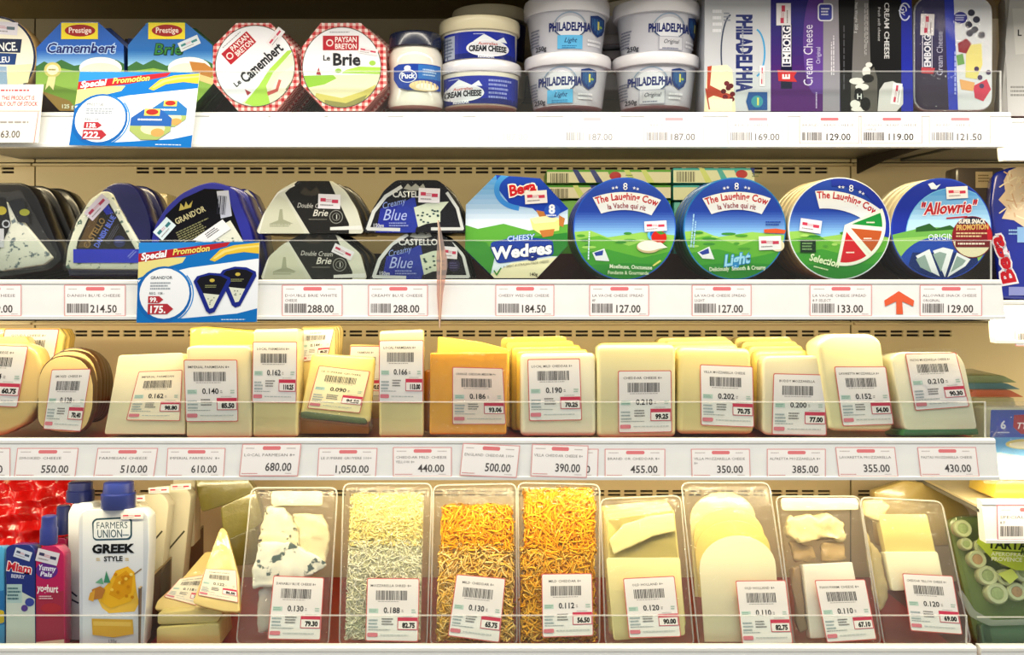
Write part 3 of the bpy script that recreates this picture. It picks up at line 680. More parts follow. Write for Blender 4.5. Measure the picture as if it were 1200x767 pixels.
o3 = gingham(P, [(277, 27), (317, 27), (346, 57), (351, 97), (324, 130), (279, 130), (249, 96), (250, 54)], 299, 77.5, 46, 47, 42, 'Camembert', 'red checked octagonal camembert box turned askew so its name runs diagonally', None)
P = Plane(402, 130, .022, 6)
o4 = gingham(P, [(376, 27), (423, 27), (452, 55), (453, 99), (426, 130), (382, 130), (353, 99), (354, 55)], 400.5, 79, 45.5, 46.5, 0, 'Brie', 'red checked octagonal brie box standing upright beside the glass jar', None)
for k in (1, 2):
    w_ = ('directly behind', 'second behind')[k-1]
    copy_tree(o3, Vector((.005*k, .028*k, 0)), f'red checked octagonal box standing {w_} the diagonal camembert box', names=('box',))
    copy_tree(o4, Vector((.007*k, .028*k, 0)), f'red checked octagonal box standing {w_} the upright brie box', names=('box',))
# --- glass jar
T = Tub(487, 130, .055, [(130, 30), (42, 30)])
t = thing('cream_cheese_jar', 'glass jar of white cream cheese with a dark lid and blue label', 'jar', T)
lathe('jar_body', T.prof([(130, 28), (128, 31.5), (122, 32.8), (112, 30.5), (104, 30.5), (82, 31), (74, 32), (66, 31), (61, 28), (58, 27)]), mat('#e9e4d8', .12, coat=.6), t)
lathe('jar_lid', T.prof([(59, 30), (58, 31), (46, 31), (43, 30), (41.5, 27), (42.5, 20)]), mat('#16203c', .25, coat=.5), t)
T.ys = [60, 130]; T.rs = [31.6, 31.6]; a = Art(); a.maxlen = 4
a.poly([(464, 84), (470, 81), (516, 81), (516, 110), (480, 111), (470, 108), (464, 98)], '#1f3f9a'); a.rect(492, 82, 516, 98, '#2f6cb8'); a.ell(498, 106, 16, 6, '#e9cf9a'); a.ell(500, 107, 11, 4, '#f4ecd6')
a.ell(480.5, 95, 10, 7.5, '#e9eef6', 24); a.ell(480.5, 95.2, 9, 6.6, '#1c3a96', 24); a.text('Puck', 480.5, 97.6, 6, '#f0f3fa', .03, 0, 0, w=15, al='c'); a.ell(480, 86, 3.8, 3, '#eef2f8', 12); a.micro(497, 86, 16, 9, '#a9c6ea', 3)
a.bake('label', T, t, GLOSS(), lift=.0008)
# --- plastic tubs
LIDW = mat('#dedde2', .3, coat=.3); LIDC = mat('#e6dcba', .35, coat=.2)
def tub(px, yb, yt, rb, rt, lid, bodym, lidm, label, art=None, Yc=.07, name='cream_cheese_tub', group='tubs of cream cheese on the top shelf', lr=None):
    """yb base, yt body top, lid=(top,bottom) pixels"""
    lr = lr or rt+3
    T = Tub(px, yb, Yc, [(yb, rb), (yt, rt)]); t = thing(name, label, 'tub', T, group)
    lathe('tub_body', T.prof([(yb, rb*.93), (yb-1.5, rb*.985), (yb-4, rb), (yt, rt)]), bodym, t)
    l0, l1 = lid
    lathe('lid', T.prof([(l1, lr-.8), (l1-1, lr), (l0+5, lr+.3), (l0+2, lr-.7), (l0+1, lr-3), (l0+1.6, lr-6), (l0+1.6, 5)]), lidm, t)
    if art: a = Art(); a.maxlen = 4; art(a); a.bake('label', T, t, GLOSS(), lift=.0004)
    return t
NAVY = '#20307e'
def creamlabel(dx, y0, y1, flip, xl, xr):
    def f(a):
        a.rect(xl, y0, xr, y1, '#22309a'); a.rect(xl, y1-6, xr, y1, '#1b2670')
        if not flip:
            a.rect(xl+1, y0+3, xl+16, y1-1, '#a9b2c6'); a.micro(xl+3, y0+5, 12, y1-y0-8, '#5f6a86', 6)
            cx = 571
        else: cx = 543; a.micro(572, y0+3, 26, y1-y0-8, '#8d98d6', 5)
        cy = (y0+y1)/2+2
        a.poly([(cx-16, cy-6), (cx-4, cy-14), (cx+10, cy-7), (cx+18, cy-12), (cx+22, cy-6)], '#dfe6ee'); a.ell(cx, cy+1.5, 24, 9.5, '#e9e9ee', 30); a.ell(cx, cy+1.5, 22.5, 8.2, '#d9dbe4', 30)
        a.text('Australian', cx, cy-2, 3, '#b04a3c', .02, .2, 0, w=22, al='c'); a.text('CREAM CHEESE', cx, cy+5, 6, '#20242e', .05, 0, 0, w=42, al='c'); a.micro(cx-16, y0+2, 14, 2, '#aab2dc', 1)
        a.text('REGULAR', cx-2, y1-.7, 3.4, '#e8ecf6', .03, al='c', w=18)
    return f
TW = mat('#e4dfcf', .35, coat=.3); TS = mat('#c3c4ce', .3, coat=.4)
tub(563, 131, 92, 43, 45.5, (77, 91.5), TW, LIDW, 'lower blue labelled cream cheese tub beside the glass jar', creamlabel(0, 97, 128, True, 521, 606), lr=47.5)
tub(562, 78, 44, 43, 44, (27, 44), TW, LIDC, 'upper blue labelled cream cheese tub, its lid yellowish, beside the glass jar', creamlabel(0, 47, 77, False, 518, 606), lr=47)
def phil(cx, y0, y1, light, sh):
    def f(a):
        a.maxlen = 4; xl, xr = cx-46, cx+46
        ty = y0+25; a.line([circ(cx+sh, ty-2, 19, 18, 24, 25, 155)[i] for i in range(24)], 1.3, '#8fa2b8'); a.line([circ(cx+sh, ty-6, 19, 13, 24, 205, 335)[i] for i in range(24)], 1.4, '#48597c')
        a.ell(cx+sh, ty-4, 16, 12, '#d9dce4'); a.text('PHILADELPHIA', cx+sh, ty, 8.6, '#252f6c', .045, 0, 0, w=47, al='c')
        bx = cx+sh-12
        if light: a.rect(bx-2, y0+30, bx+26, y1-4, '#5fb2e2'); a.text('Light', bx+12, y0+38, 5, '#1d3c74', .01, .35, 0, w=14, al='c'); a.micro(bx+3, y0+41, 18, 4, '#2d6ea6', 2)
        else: a.rect(bx, y0+30, bx+28, y1-3, '#9fa2b2'); a.rect(bx+.8, y0+30.8, bx+27.2, y1-3.8, '#c9cad2'); a.text('Original', bx+14, y0+38, 4.5, '#3c3f4c', .01, .3, 0, w=18, al='c'); a.micro(bx+4, y0+42, 20, 3, '#70748a', 1)
        a.micro(bx+32, y0+33, 18, 9, '#e6e7ee', 2); a.micro(cx-43, y0+20, 9, 20, '#74788c', 6)
        a.text('250g', cx-38, y1-4, 5, '#2a2c38', .02, w=11) if sh >= -2 or True else 0
        s = cx+sh+32; a.poly([(s-9, y0+8), (s, y0+6), (s+9, y0+8), (s+9, y0+20), (s+6, y0+26), (s, y0+30), (s-6, y0+26), (s-9, y0+20)], '#21376f'); a.poly([(s-7, y0+10), (s+7, y0+10), (s+7, y0+20), (s, y0+27), (s-7, y0+20)], '#2d5a8e'); a.text('1', s-2, y0+21, 8, '#d3cf6a', .04); a.ell(s+4, y0+18, 1.8, 1.5, '#8fb04e', 8)
    return f
tub(665, 131, 84, 40.5, 46.5, (69, 84.5), TS, LIDW, 'lower silver tub with light blue square, left of the centre stacks', phil(664, 82, 131, True, -11), lr=50.5)
tub(664, 71, 23, 40.5, 46.5, (4, 24), TS, LIDW, 'upper silver tub with light blue square, on top of its twin', phil(665, 21, 70, True, -1), lr=50)
tub(768, 131, 84, 40.5, 46, (69, 84), TS, LIDW, 'lower silver original tub left of the tall silver box', phil(768, 82, 131, False, -13), lr=50.5)
tub(769, 71, 24, 40.5, 46, (8, 25), TS, LIDW, 'upper silver original tub left of the tall silver box', phil(770, 22, 70, False, 6), lr=50.5)
Yd = .175
tub(574, 120, 88, 40, 42, (76, 88), TW, LIDC, 'tub at the back behind the lower blue labelled tub', None, Yd, lr=44)
tub(574, 74, 34, 40, 42, (14, 30), mat('#20307e', .4), LIDC, 'tub at the back with a cream lid rising above the blue labelled pair', None, Yd, lr=44)
tub(618, 118, 82, 22, 25, (60, 74), mat('#20307e', .4), LIDC, 'blue tub in the gap left of the light tubs', None, .26, lr=27)
tub(716, 112, 80, 34, 37, (66, 78), TS, LIDW, 'silver tub in the back between the two silver stacks, lower', None, Yd, lr=40)
tub(716, 64, 28, 34, 37, (48, 60), TS, LIDW, 'silver tub in the back between the two silver stacks, middle', None, Yd, lr=40)
tub(742, 43, 11, 40, 44, (-4, 9), mat('#e8dcc0', .3, coat=.5), LIDC, 'cream lidded tub topping the rear stack behind the original tubs', None, Yd, lr=46)
tub(826, 60, 20, 20, 23, (2, 16), TS, LIDW, 'small part of a white lidded tub behind the tall silver box', None, Yd, lr=25)
# --- tall cartons
def carton(label, px, Y, out, t, sidehex, fill, tilt=2, yaw=0, name='cheese_carton', cat='carton'):
    P = Plane(px, 131, Y, tilt, yaw); a = Art(); a.clip = out; fill(a); a.clip = None
    return boxthing(name, label, cat, P, out, t, mat(sidehex, .35), a)
def f1(a):
    a.rect(820, -30, 910, 140, '#c0c3ca'); a.clip = None
    a.text('PHILADELPHIA', 863.5, 17, 17, '#252f6c', .05, 0, -90, w=90); 
    a.line(circ(858, 62, 13, 45, 24, 100, 260), 1.8, '#39435c'); a.line(circ(884, 62, 12, 28, 20, -75, 75), 2, '#3f9ad0'); a.micro(872, 30, 40, 4, '#8a8fa2', 1, rot=-90)
    a.micro(835, 10, 12, 30, '#e9ebf2', 4); a.micro(848, 14, 8, 12, '#7f8596', 3)
    a.clip = [(825, -30), (904, -30), (904, 131), (825, 131)]
    a.poly([(829, 78), (852, 76), (858, 82), (862, 131), (825, 131)], '#eee2bc'); a.poly([(829, 78), (834, 77), (832, 100), (848, 108), (860, 112), (856, 118), (836, 112), (828, 116)], '#b2402a')
    for i in range(9): a.ell(850+random.uniform(-3, 9), 108+random.uniform(-14, 12), 3.2, 3, random.choice(['#6b1420', '#8f1f2a', '#5a1018']), 10)
    a.rect(829, 116, 858, 131, '#efe6cc'); a.line([(827, 104), (831, 128)], 1.6, '#b2402a')
    a.poly([(877, 108), (899, 108), (899, 129), (877, 129), (874, 119)], '#23508f'); a.ell(887, 119, 7, 7, '#3c8d9a', 16); a.text('1', 885, 123, 8, '#d3cf6a', .04); a.clip = None
    stk(a, 893, 89, 24, 6, 90)
carton('tall silver carton with its name printed sideways and a cheesecake slice', 864, .025, [(826, -12), (905, -12), (903, 130.5), (825, 130.5)], .045, '#a7aab4', f1)
def f2(a):
    a.rect(890, -30, 995, 140, '#352a78'); a.grad([(902, -30), (966, -30), (966, 140), (902, 140)], '#2c2a78', '#4f1d66', 20, 110, 8)
    a.poly(circ(955, 50, 14, 60, 24, 90, 270)+[(966, 110), (966, -10)], '#5b3a8c'); a.poly([(965, -30), (984, -30), (984, 140), (964, 140)], '#8f8b96'); a.clip = None
    a.rect(915, 28, 928, 104, '#0e1230'); a.rect(916, 29, 927, 78, '#c9c6da'); a.rect(917, 30, 926, 77, '#15183c'); a.text('EMBORG', 926, 75, 8.5, '#f0eef4', .03, 0, 90, w=44)
    a.poly([(911, 82), (934, 84), (930, 90), (934, 96), (912, 95)], '#c3262e'); a.text('E', 925, 93, 8, '#f0e8e8', .04, 0, 90)
    a.text('Cream Cheese', 952, 101, 10.5, '#d9d2ea', .0, 0, 90, w=72); a.text('Original', 961, 75, 5, '#c4bce0', 0, 0, 90, w=20)
    a.rr(958, 4, 976, 25, 4, '#e4e4ee'); a.rr(959.5, 5.5, 974.5, 23.5, 3, '#3b3f9a'); a.micro(962, 9, 10, 10, '#e4e4f0', 3); a.micro(973, 88, 50, 5, '#d6d3dc', 2, rot=90); a.micro(955, 127, 24, 3, '#b9a9d0', 1, rot=90)
    stk(a, 918, 17, 26, 17, 90)
carton('purple carton with sideways white lettering and a grey edge stripe', 943, .025, [(903, -12), (982, -12), (985, 130.5), (903, 130.5)], .045, '#2a2450', f2)
def f3(a):
    a.rect(978, -30, 1072, 140, '#121214'); a.poly([(1003, -30), (1017, -30), (1020, 80), (1026, 131), (997, 131), (999, 60)], '#6e6c6c'); a.rect(1056, -30, 1072, 140, '#202a9a')
    a.poly([(997, 98), (1012, 92), (1024, 78), (1028, 92), (1028, 131), (997, 131)], '#57544f')
    for x, y, r, q in ((1004, 95, 9, 4), (1015, 84, 5, 6), (1010, 102, 8, 4), (1002, 122, 6, 5), (1018, 76, 4, 3), (1006, 128, 9, 3)): a.ell(x, y, r, q, '#d8d6d2', 12)
    for x, y, r, q in ((1017, 92, 7, 5), (1006, 108, 5, 5), (1014, 122, 6, 8)): a.ell(x, y, r, q, '#0d0d0f', 12)
    a.poly([(1028, 131), (1030, 106), (1036, 97), (1046, 95), (1058, 102), (1058, 122), (1050, 131)], '#c6c4c4'); a.clip = None
    a.ell(1006, 113, 5.5, 5.5, '#17171a', 18); a.text('H', 1003.6, 116, 6, '#d8d8d8', .02)
    a.text('CREAM CHEESE', 1036, 3, 5.6, '#e2e2e4', .01, 0, -90, w=66); a.text('fresh soft cheese', 1028.5, 8, 3.2, '#c9c9cc', .0, .2, -90, w=40); a.text('Net Weight 250 g', 1001.5, 3, 3.4, '#d8d8da', 0, 0, -90, w=36); a.micro(1017, 4, 64, 5, '#b5b3b3', 3, rot=-90)
    a.micro(990, 30, 84, 3, '#4a4a50', 1, rot=-90); a.line(circ(1060, 14, 6, 10, 16, 30, 330), 1.6, '#d6dcf6'); a.text('Gy', 1055, 5, 7, '#dfe3f6', .01, .3, -90)
    stk(a, 1050, 110, 25, 11, 82)
carton('black carton with a grey cow picture and a bright blue right edge', 1030, .025, [(981, -12), (1068, -12), (1070, 130.5), (981, 130.5)], .045, '#121214', f3)
# rounded blister tub
P = Plane(1118, 130, .025, 2); out = rrect(1072, -5, 1166, 130, 17)
t = thing('blister_tub', 'rounded tub with blue band, berries and cheese cubes under a clear lid', 'tub', P)
prism('tub_body', out, P, .004, .032, mat('#d9dadf', .3), t, .003, shrink=.93)
a = Art(); a.clip = rrect(1074, -3, 1164, 128, 15); a.rect(1070, -10, 1125, 140, '#3a3558'); a.grad([(1070, -10), (1117, -10), (1122, 140), (1070, 140)], '#3c3a66', '#2a1f33', 20, 110, 8)
a.poly([(1108, -10), (1122, -10), (1126, 140), (1114, 140)], '#2c3cb4'); a.poly([(1119, -10), (1170, -10), (1170, 140), (1125, 140)], '#cfd2d8')
for x, y in ((1140, 14), (1137, 28), (1144, 34), (1146, 22), (1152, 40), (1138, 38)): a.ell(x, y, 4.3, 4, '#23243c', 12)
for p, c in (([(1134, 52), (1152, 50), (1153, 75), (1146, 92), (1133, 90)], '#d9cf7e'), ([(1124, 50), (1134, 44), (1140, 50), (1134, 62), (1125, 60)], '#8a2f3a'), ([(1142, 100), (1158, 92), (1163, 104), (1154, 118), (1144, 114)], '#c03a52'), ([(1126, 92), (1144, 96), (1142, 106), (1128, 104)], '#d8a268'), ([(1122, 64), (1130, 62), (1132, 74), (1124, 76)], '#6a9a58')): a.poly(p, c)
for x, y in ((1150, 90), (1160, 84), (1146, 80), (1152, 100)): a.ell(x, y, 3, 3, '#4a3a5c', 10)
a.clip = None; a.rect(1082, 34, 1094, 82, '#c8c6da'); a.rect(1083, 35, 1093, 81, '#20244a'); a.text('EMBORG', 1092, 78, 7.5, '#dfdfe9', .03, 0, 90, w=38); a.poly([(1081, 78), (1097, 79), (1095, 86), (1081, 85)], '#b5404a')
a.text('Cream Cheese', 1106, 88, 7, '#b9b7d2', 0, 0, 90, w=52); a.ell(1127, 20, 8, 7, '#2b2f86', 20); a.micro(1121, 16, 12, 8, '#b9bde6', 3); a.micro(1119, 110, 60, 4, '#9aa4e6', 1, rot=90); stk(a, 1088, 28, 25, 16, 88)
a.bake('front_print', P, t, GLOSS(), lift=-.0035)
prism('clear_lid', out, P, -.004, .004, clear(refl=.12, bump=.25, haze=.01), t, .002)
prism('lid_rim', rrect(1075, 88, 1122, 126, 14), P, -.0055, -.0045, clear(refl=.2, bump=.2), t, .0004)
# pack cut off at the right
P = Plane(1195, 141, .05, 6, -12)
a = Art(); out = [(1176, -8), (1240, -8), (1240, 136), (1171, 136), (1174, 90), (1178, 50)]; a.clip = out; a.poly(out, '#c6c6c4'); a.poly([(1186, 10), (1240, 10), (1240, 60), (1190, 64)], '#d8d8d4'); a.clip = None; a.text('L', 1192, 42, 7, '#3a3a3c', .03); a.micro(1184, 100, 26, 14, '#8f8f8c', 3)
boxthing('cheese_pouch', 'pale grey pouch standing at the right edge of the top row', 'pouch', P, out, .03, mat('#b8b8b4', .3, coat=.6, bump=.6, bscale=30), a, 'pouch_body', .008)

# ================================================================== ROW 2: wedges, half rounds, round boxes
BLUECH = cheese('#e6e6cf', '#cfd4c0', 60, .2, .6, '#4e6a5c', .60, 130)
BLACKP = mat('#0f0f14', .3, coat=.5)
BLUEP = mat('#1a1f8c', .3, coat=.5)
FILM = clear(refl=.16, bump=.5, haze=.008)
# left black wedge tray
P = Plane(30, 326, .022, 5)
out = [(-40, 327), (-40, 213), (22, 213), (32, 217), (42, 230), (60, 272), (72, 303), (57, 316), (0, 327)]
t = thing('cheese_wedge_pack', 'black wedge tray of spotted blue cheese at the left end of the second row', 'cheese pack', P)
prism('tray', rquad(out, 6), P, .004, .04, BLACKP, t, .004)
prism('cheese', [(-40, 318), (-40, 240), (8, 236), (62, 302), (52, 310), (0, 318)], P, -.002, .006, cheese('#e8e6d4', '#c9cfc0', 50, .2, .6, '#5a6a70', .58, 90), t, .002)
a = Art(); a.poly([(-30, 226), (8, 232), (14, 262), (-2, 300), (-30, 318)], '#16181c'); a.poly([(10, 236), (28, 232), (36, 262), (22, 260)], '#20242c'); a.ell(3, 247, 6, 5, '#c9b93c', 16); a.ell(30, 249, 6, 4, '#a5a83a', 16)
a.text('O', 3, 267, 9, '#b9bfc6', .02); a.text('AA', -12, 306, 9, '#aeb4bb', .02, 0, 60); a.rect(-10, 268, 6, 290, '#c6c8cc'); a.bake('label', P, t, GLOSS(), lift=.0026)
prism('clear_cover', rquad([(-40, 322), (-40, 224), (12, 226), (26, 222), (70, 300), (57, 314)], 5), P, -.007, -.003, clear(refl=.16, bump=.5, haze=.01), t, .002)
for k in (1, 2): copy_tree(t, Vector((.004*k, .045*k, 0)), ('black wedge tray directly behind the leftmost wedge', 'black wedge tray second behind the leftmost wedge')[k-1], names=('tray',))
# blue tray wedge
P = Plane(122, 325, .022, 5)
out = [(76, 324), (78, 292), (88, 262), (104, 236), (120, 218), (132, 212), (150, 213), (160, 222), (170, 243), (175, 262), (175, 324)]
t = thing('cheese_wedge_pack', 'navy fan-shaped tray of veined blue cheese with a bright blue band near its foot', 'cheese pack', P)
prism('tray', rquad(out, 6), P, .006, .045, mat('#14164e', .25, coat=.6), t, .004)
prism('cheese', rquad([(77, 315), (80, 290), (90, 260), (106, 234), (120, 224), (130, 225), (137, 240), (170, 296), (172, 316)], 4), P, -.002, .008, BLUECH, t, .003)
a = Art(); a.poly([(88, 308), (92, 282), (106, 252), (124, 236), (129, 238), (162, 296), (164, 308)], '#1a1712'); a.poly([(92, 290), (108, 252), (122, 240), (104, 290)], '#5a4424')
a.text('CASTELLO', 104, 292, 7, '#8d713e', .02, 0, 58, w=40); a.poly([(120, 244), (127, 239), (134, 250), (126, 252)], '#2430a8'); a.text("DANISH BLUE", 116, 291, 6, '#5a6fd2', .03, 0, 60, w=42); a.ell(141, 283, 7, 7, '#232a58', 18); a.micro(136, 280, 10, 5, '#5a62a0', 2); a.micro(124, 284, 28, 6, '#4a4a58', 3, rot=60)
a.rect(87, 292, 170, 308, '#2430c0'); a.micro(150, 300, 12, 5, '#8a94e6', 2, rot=45); stk(a, 115, 243, 31, 14, 47, red='#b03a58', body='#ddd3e0')
a.bake('label', P, t, GLOSS(), lift=.0026)
prism('clear_cover', rquad([(76, 317), (78, 290), (88, 262), (105, 234), (120, 221), (132, 222), (174, 300), (174, 318)], 4), P, -.006, -.003, FILM, t, .001)
copy_tree(t, Vector((.002, .05, 0)), 'navy fan-shaped tray directly behind the one with the blue band', names=('tray',))
# second blue tray
P = Plane(235, 325, .022, 5)
out = [(176, 325), (177, 279), (182, 262), (194, 243), (211, 227), (231, 217), (248, 212.5), (264, 216), (276, 223), (282, 240), (292, 262), (300, 292), (303, 325)]
t = thing('cheese_wedge_pack', 'blue fan-shaped pack with black crowned label, behind the lower promotion card', 'cheese pack', P)
prism('tray', rquad(out, 6), P, 0, .045, BLUEP, t, .004)
a = Art(); a.poly([(186, 284), (194, 252), (214, 233), (240, 221), (262, 222), (268, 232), (286, 284)], '#101016'); a.poly([(228, 284), (250, 270), (270, 258), (286, 284)], '#d5d8ca')
for i in range(9): a.ell(255+random.uniform(-10, 22), 278+random.uniform(-6, 6), 1.4, 1, '#5a6a60', 6)
cr = '#b9a95a'; a.poly([(210, 247), (212, 238), (216, 243), (218, 236), (221, 241), (226, 235), (224, 243)], cr); a.text("GRAND'OR", 207, 263, 6.5, '#c6bf94', .02, 0, 25, w=38); a.micro(206, 272, 42, 16, '#80805c', 6, rot=25)
a.poly([(254, 224), (268, 223), (272, 253), (259, 256)], '#b9bed2'); a.barcode(256, 229, 11, 22, '#2b2d3a', 8, rot=-5); stk(a, 193, 268, 24, 15, 48, red='#37707a', body='#cfdfe6')
q = [(226, 281), (261, 257), (271, 268), (246, 285)]; a.poly(q, '#dfe1e6'); a.micro(240, 274, 18, 7, '#3b3b42', 3, rot=35)
a.bake('label', P, t, GLOSS(), lift=.0004)
copy_tree(t, Vector((.002, .05, 0)), 'blue fan-shaped tray directly behind the crowned label pack', names=('tray',))
P = Plane(290, 320, .168, 4)
t = thing('cheese_wedge_pack', 'white and navy wedge pack glimpsed right of the crowned label pack', 'cheese pack', P)
prism('tray', rquad([(262, 320), (268, 230), (284, 220), (296, 224), (308, 250), (316, 320)], 5), P, 0, .04, BLUEP, t, .003)
a = Art(); a.poly([(277, 227), (290, 222), (297, 230), (305, 270), (306, 320), (282, 320)], '#d9dbd4'); stk(a, 286, 240, 26, 14, -82, body='#e6d8d2'); a.bake('label', P, t, lift=.0004)
P = Plane(180, 290, .168, 3)
t = thing('cheese_piece', 'cream coloured spotted cheese piece standing far back between the two blue trays', 'cheese', P)
prism('cheese', rquad([(163, 300), (164, 225), (196, 226), (198, 300)], 3), P, 0, .04, cheese('#e6d29a', '#d9c58c', 40, .3, .8, '#6a6a4a', .62, 80), t, .002)
# half-round packs, two stacks of two
def dome(x0, x1, xt0, xt1, yb, yt, ym, name, label, fill, side, Y, t_=.035, group=None):
    P = Plane((x0+x1)/2, yb, Y, 3); w = x1-x0
    out = rquad([(x0+2, yb), (x0, yb-3), (x0+w*.07, ym+9), (x0+w*.20, yt+12), (xt0, yt), (xt1, yt), (x1-w*.17, yt+11), (x1-w*.06, ym+5), (x1, yb-3), (x1-2, yb)], 5, 4)
    t = thing(name, label, 'cheese pack', P, group); prism('pack_body', out, P, 0, t_, side, t, .002)
    a = Art(); a.clip = out; fill(a, P); a.clip = None; a.bake('front_print', P, t, GLOSS(), lift=.0004)
    prism('film', out, P, -.0035, -.0008, clear(refl=.12, bump=.35, haze=.004), t, .001); return t
def brie(dx, dy, sx, tilt):
    def f(a, P):
        T = lambda L: [(x+dx, y+dy) for x, y in L]
        a.rect(280, 180, 440, 340, '#d9d9c6'); a.poly(T([(334, 226), (349, 212), (386, 212), (409, 262), (409, 275), (364, 275)]), '#171512'); a.poly(T([(300, 275), (308, 244), (326, 228), (336, 234), (358, 275)]), '#d3d3ba')
        a.poly(T([(316, 262), (326, 258), (328, 245), (331, 245), (332, 257), (344, 262)]), '#a6a88c'); a.micro(316+dx, 262+dy, 26, 4, '#8f9272', 2)
        a.line(T([(303, 274), (311, 244), (326, 226), (345, 217)]), 2, '#eceadf'); a.poly(T([(387, 266), (424, 264), (424, 269), (387, 269.5)]), '#e9e9e2')
        c = a.clip; a.clip = None
        a.poly(T([(352, 226), (357, 219), (364, 224), (371, 219), (376, 226), (370, 229), (358, 229)]), '#3a3428')
        a.text('Double Cream', 348+dx, 243+dy, 5.5, '#d2cfc4', 0, .3, -2, w=38); a.text('Brie', 366+dx, 253+dy, 7.5, '#e2dfd2', .01, .3, 0, w=18); a.micro(362+dx, 256+dy, 24, 2, '#7a776c', 1)
        a.ell(394+dx, 254+dy, 8, 8, '#8e8e84', 24); a.ell(394+dx, 254+dy, 7, 7, '#1a1814', 24); a.ell(394+dx, 254+dy, 4.6, 4.6, '#8e8e84', 20); a.ell(394+dx, 254+dy, 3.9, 3.9, '#1a1814', 20); a.text('1', 392.8+dx, 256.5+dy, 5, '#d8d8d0', .02)
        if tilt: stk(a, 402, 295, 25, 11, -25)
        else: stk(a, 386, 236, 26, 17, -2)
        a.clip = c
    return f
DS = mat('#17140f', .3, coat=.4)
g2 = 'half round cheese packs stacked on the second shelf'
b1 = dome(306, 430, 352, 395, 327.5, 274.5, 292, 'half_round_pack', 'lower double brie half round with a tilted price sticker', brie(4, 56, 1, True), DS, .022, group=g2)
b2 = dome(301, 426, 347, 390, 273.5, 212, 240, 'half_round_pack', 'upper double brie half round with a level price sticker', brie(0, 0, 1, False), DS, .022, group=g2)
def castello(dx, dy, low):
    def f(a, P):
        T = lambda L: [(x+dx, y+dy) for x, y in L]
        a.rect(400, 180, 580, 340, '#11121a'); a.poly(T([(440, 275), (446, 244), (478, 238), (492, 246), (486, 275)]), '#1f2c9a'); a.poly(T([(466, 240), (486, 230), (492, 262), (480, 275), (458, 275)]), '#26389e')
        a.line(T([(431, 268), (438, 248), (452, 230), (470, 219)]), 4.2, '#d7dad6'); a.line(T([(431, 268), (468, 269)]), 4, '#d9dcd8'); a.line(T([(506, 268), (542, 268), (536, 244), (524, 226)]), 3.6, '#d7dad6')
        a.poly(T([(485, 243), (500, 238), (526, 236), (516, 248), (516, 260), (500, 262), (490, 266)]), '#d3dcc4')
        for i in range(14): a.ell(random.uniform(489, 514)+dx, random.uniform(242, 261)+dy, 1.6, 1.1, '#2f4a4a', 7)
        c = a.clip; a.clip = None
        a.poly(T([(473, 221), (478, 215), (482, 219), (487, 215), (492, 219), (496, 215), (499, 221), (492, 223), (480, 223)]), '#9a9c94')
        a.text('CASTELLO', 460+dx, 231+dy, 7, '#d9dad6', .02, 0, 0, w=46 if low else 42); a.text('Creamy', 448+dx, 245+dy, 7, '#8aa0e0', 0, .35, 14, w=28); a.text('Blue', 448+dx, 258+dy, 13, '#a9b6ea', .0, .35, 0, w=28)
        a.text('150ge', 437+dx, 266+dy, 4, '#c9ccd8', .02, w=13); a.micro(456+dx, 260+dy, 26, 6, '#8a96d4', 2)
        if low: a.ell(532, 311, 7, 7, '#2a2440', 18); a.micro(527, 307, 10, 8, '#565078', 3); stk(a, 528, 296, 16, 14, -4)
        else: stk(a, 503, 229, 25, 17, -2)
        a.clip = c
    return f
c1 = dome(434, 552, 474, 516, 327, 273.5, 294, 'half_round_pack', 'lower creamy blue half round, behind the hanging clear strip', castello(7, 56, True), DS, .022, group=g2)
c2 = dome(426, 546, 464, 514, 272.5, 211, 240, 'half_round_pack', 'upper creamy blue half round with a price sticker on its name', castello(0, 0, False), DS, .022, group=g2)
DC = mat('#d8c79a', .4, coat=.4)
for (o_, nm) in ((b1, 'lower double brie'), (b2, 'upper double brie'), (c1, 'lower creamy blue'), (c2, 'upper creamy blue')):
    for k in (1, 2): copy_tree(o_, Vector((.003*k, .038*k, 0)), f'plain half round pack {("directly", "second")[k-1]} behind the {nm} pack', g2, names=('pack_body',))
# octagonal wedges box (mascots left out)
P = Plane(605, 326, .022, 6)
out = [(581, 205), (633, 209), (665.5, 244), (665, 288), (629, 325.7), (579.5, 325.7), (545, 292), (546, 240)]
a = Art(); a.clip = out; a.poly(out, '#d9e6f2'); a.grad([(545, 200), (670, 200), (670, 262), (545, 262)], '#3a7fce', '#dfeaf4', 205, 262, 10)
a.poly([(581, 203), (640, 205), (668, 244), (640, 258), (624, 244), (598, 240), (584, 222)], '#1d3fae'); a.line(circ(612, 222, 30, 22, 20, 120, 260), 6, '#3b86d8')
a.poly([(540, 262), (560, 268), (590, 262), (620, 270), (668, 262), (668, 300), (540, 300)], '#5aa23c'); a.poly([(620, 278), (668, 272), (668, 300), (620, 300)], '#2f7d34'); a.poly([(540, 280), (570, 284), (580, 300), (574, 326), (540, 300)], '#3d8a36')
a.poly([(566, 326), (600, 308), (660, 300), (640, 328), (570, 328)], '#efe8c2')
a.poly([(621, 256), (640, 252), (656, 256), (655, 270), (640, 272), (636, 276), (624, 268)], '#efe08a'); a.poly([(621, 256), (640, 252), (656, 256), (650, 260), (626, 262)], '#f6ecb0')
for p in ([(628, 246), (638, 248), (640, 253), (632, 254)], [(655, 252), (662, 256), (660, 266), (655, 264)], [(632, 270), (650, 268), (648, 276), (636, 278)]): a.poly(p, '#b9743a')
a.clip = None
a.poly(rquad([(574, 284), (608, 277), (648, 281), (649, 299), (612, 305), (582, 309)], 5), '#1c3c9e'); a.text('CHEESY', 594, 283, 6, '#3258bc', .06, .15, 5, w=32); a.text('CHEESY', 594, 283, 6, '#c4dcf4', .01, .15, 5, w=32)
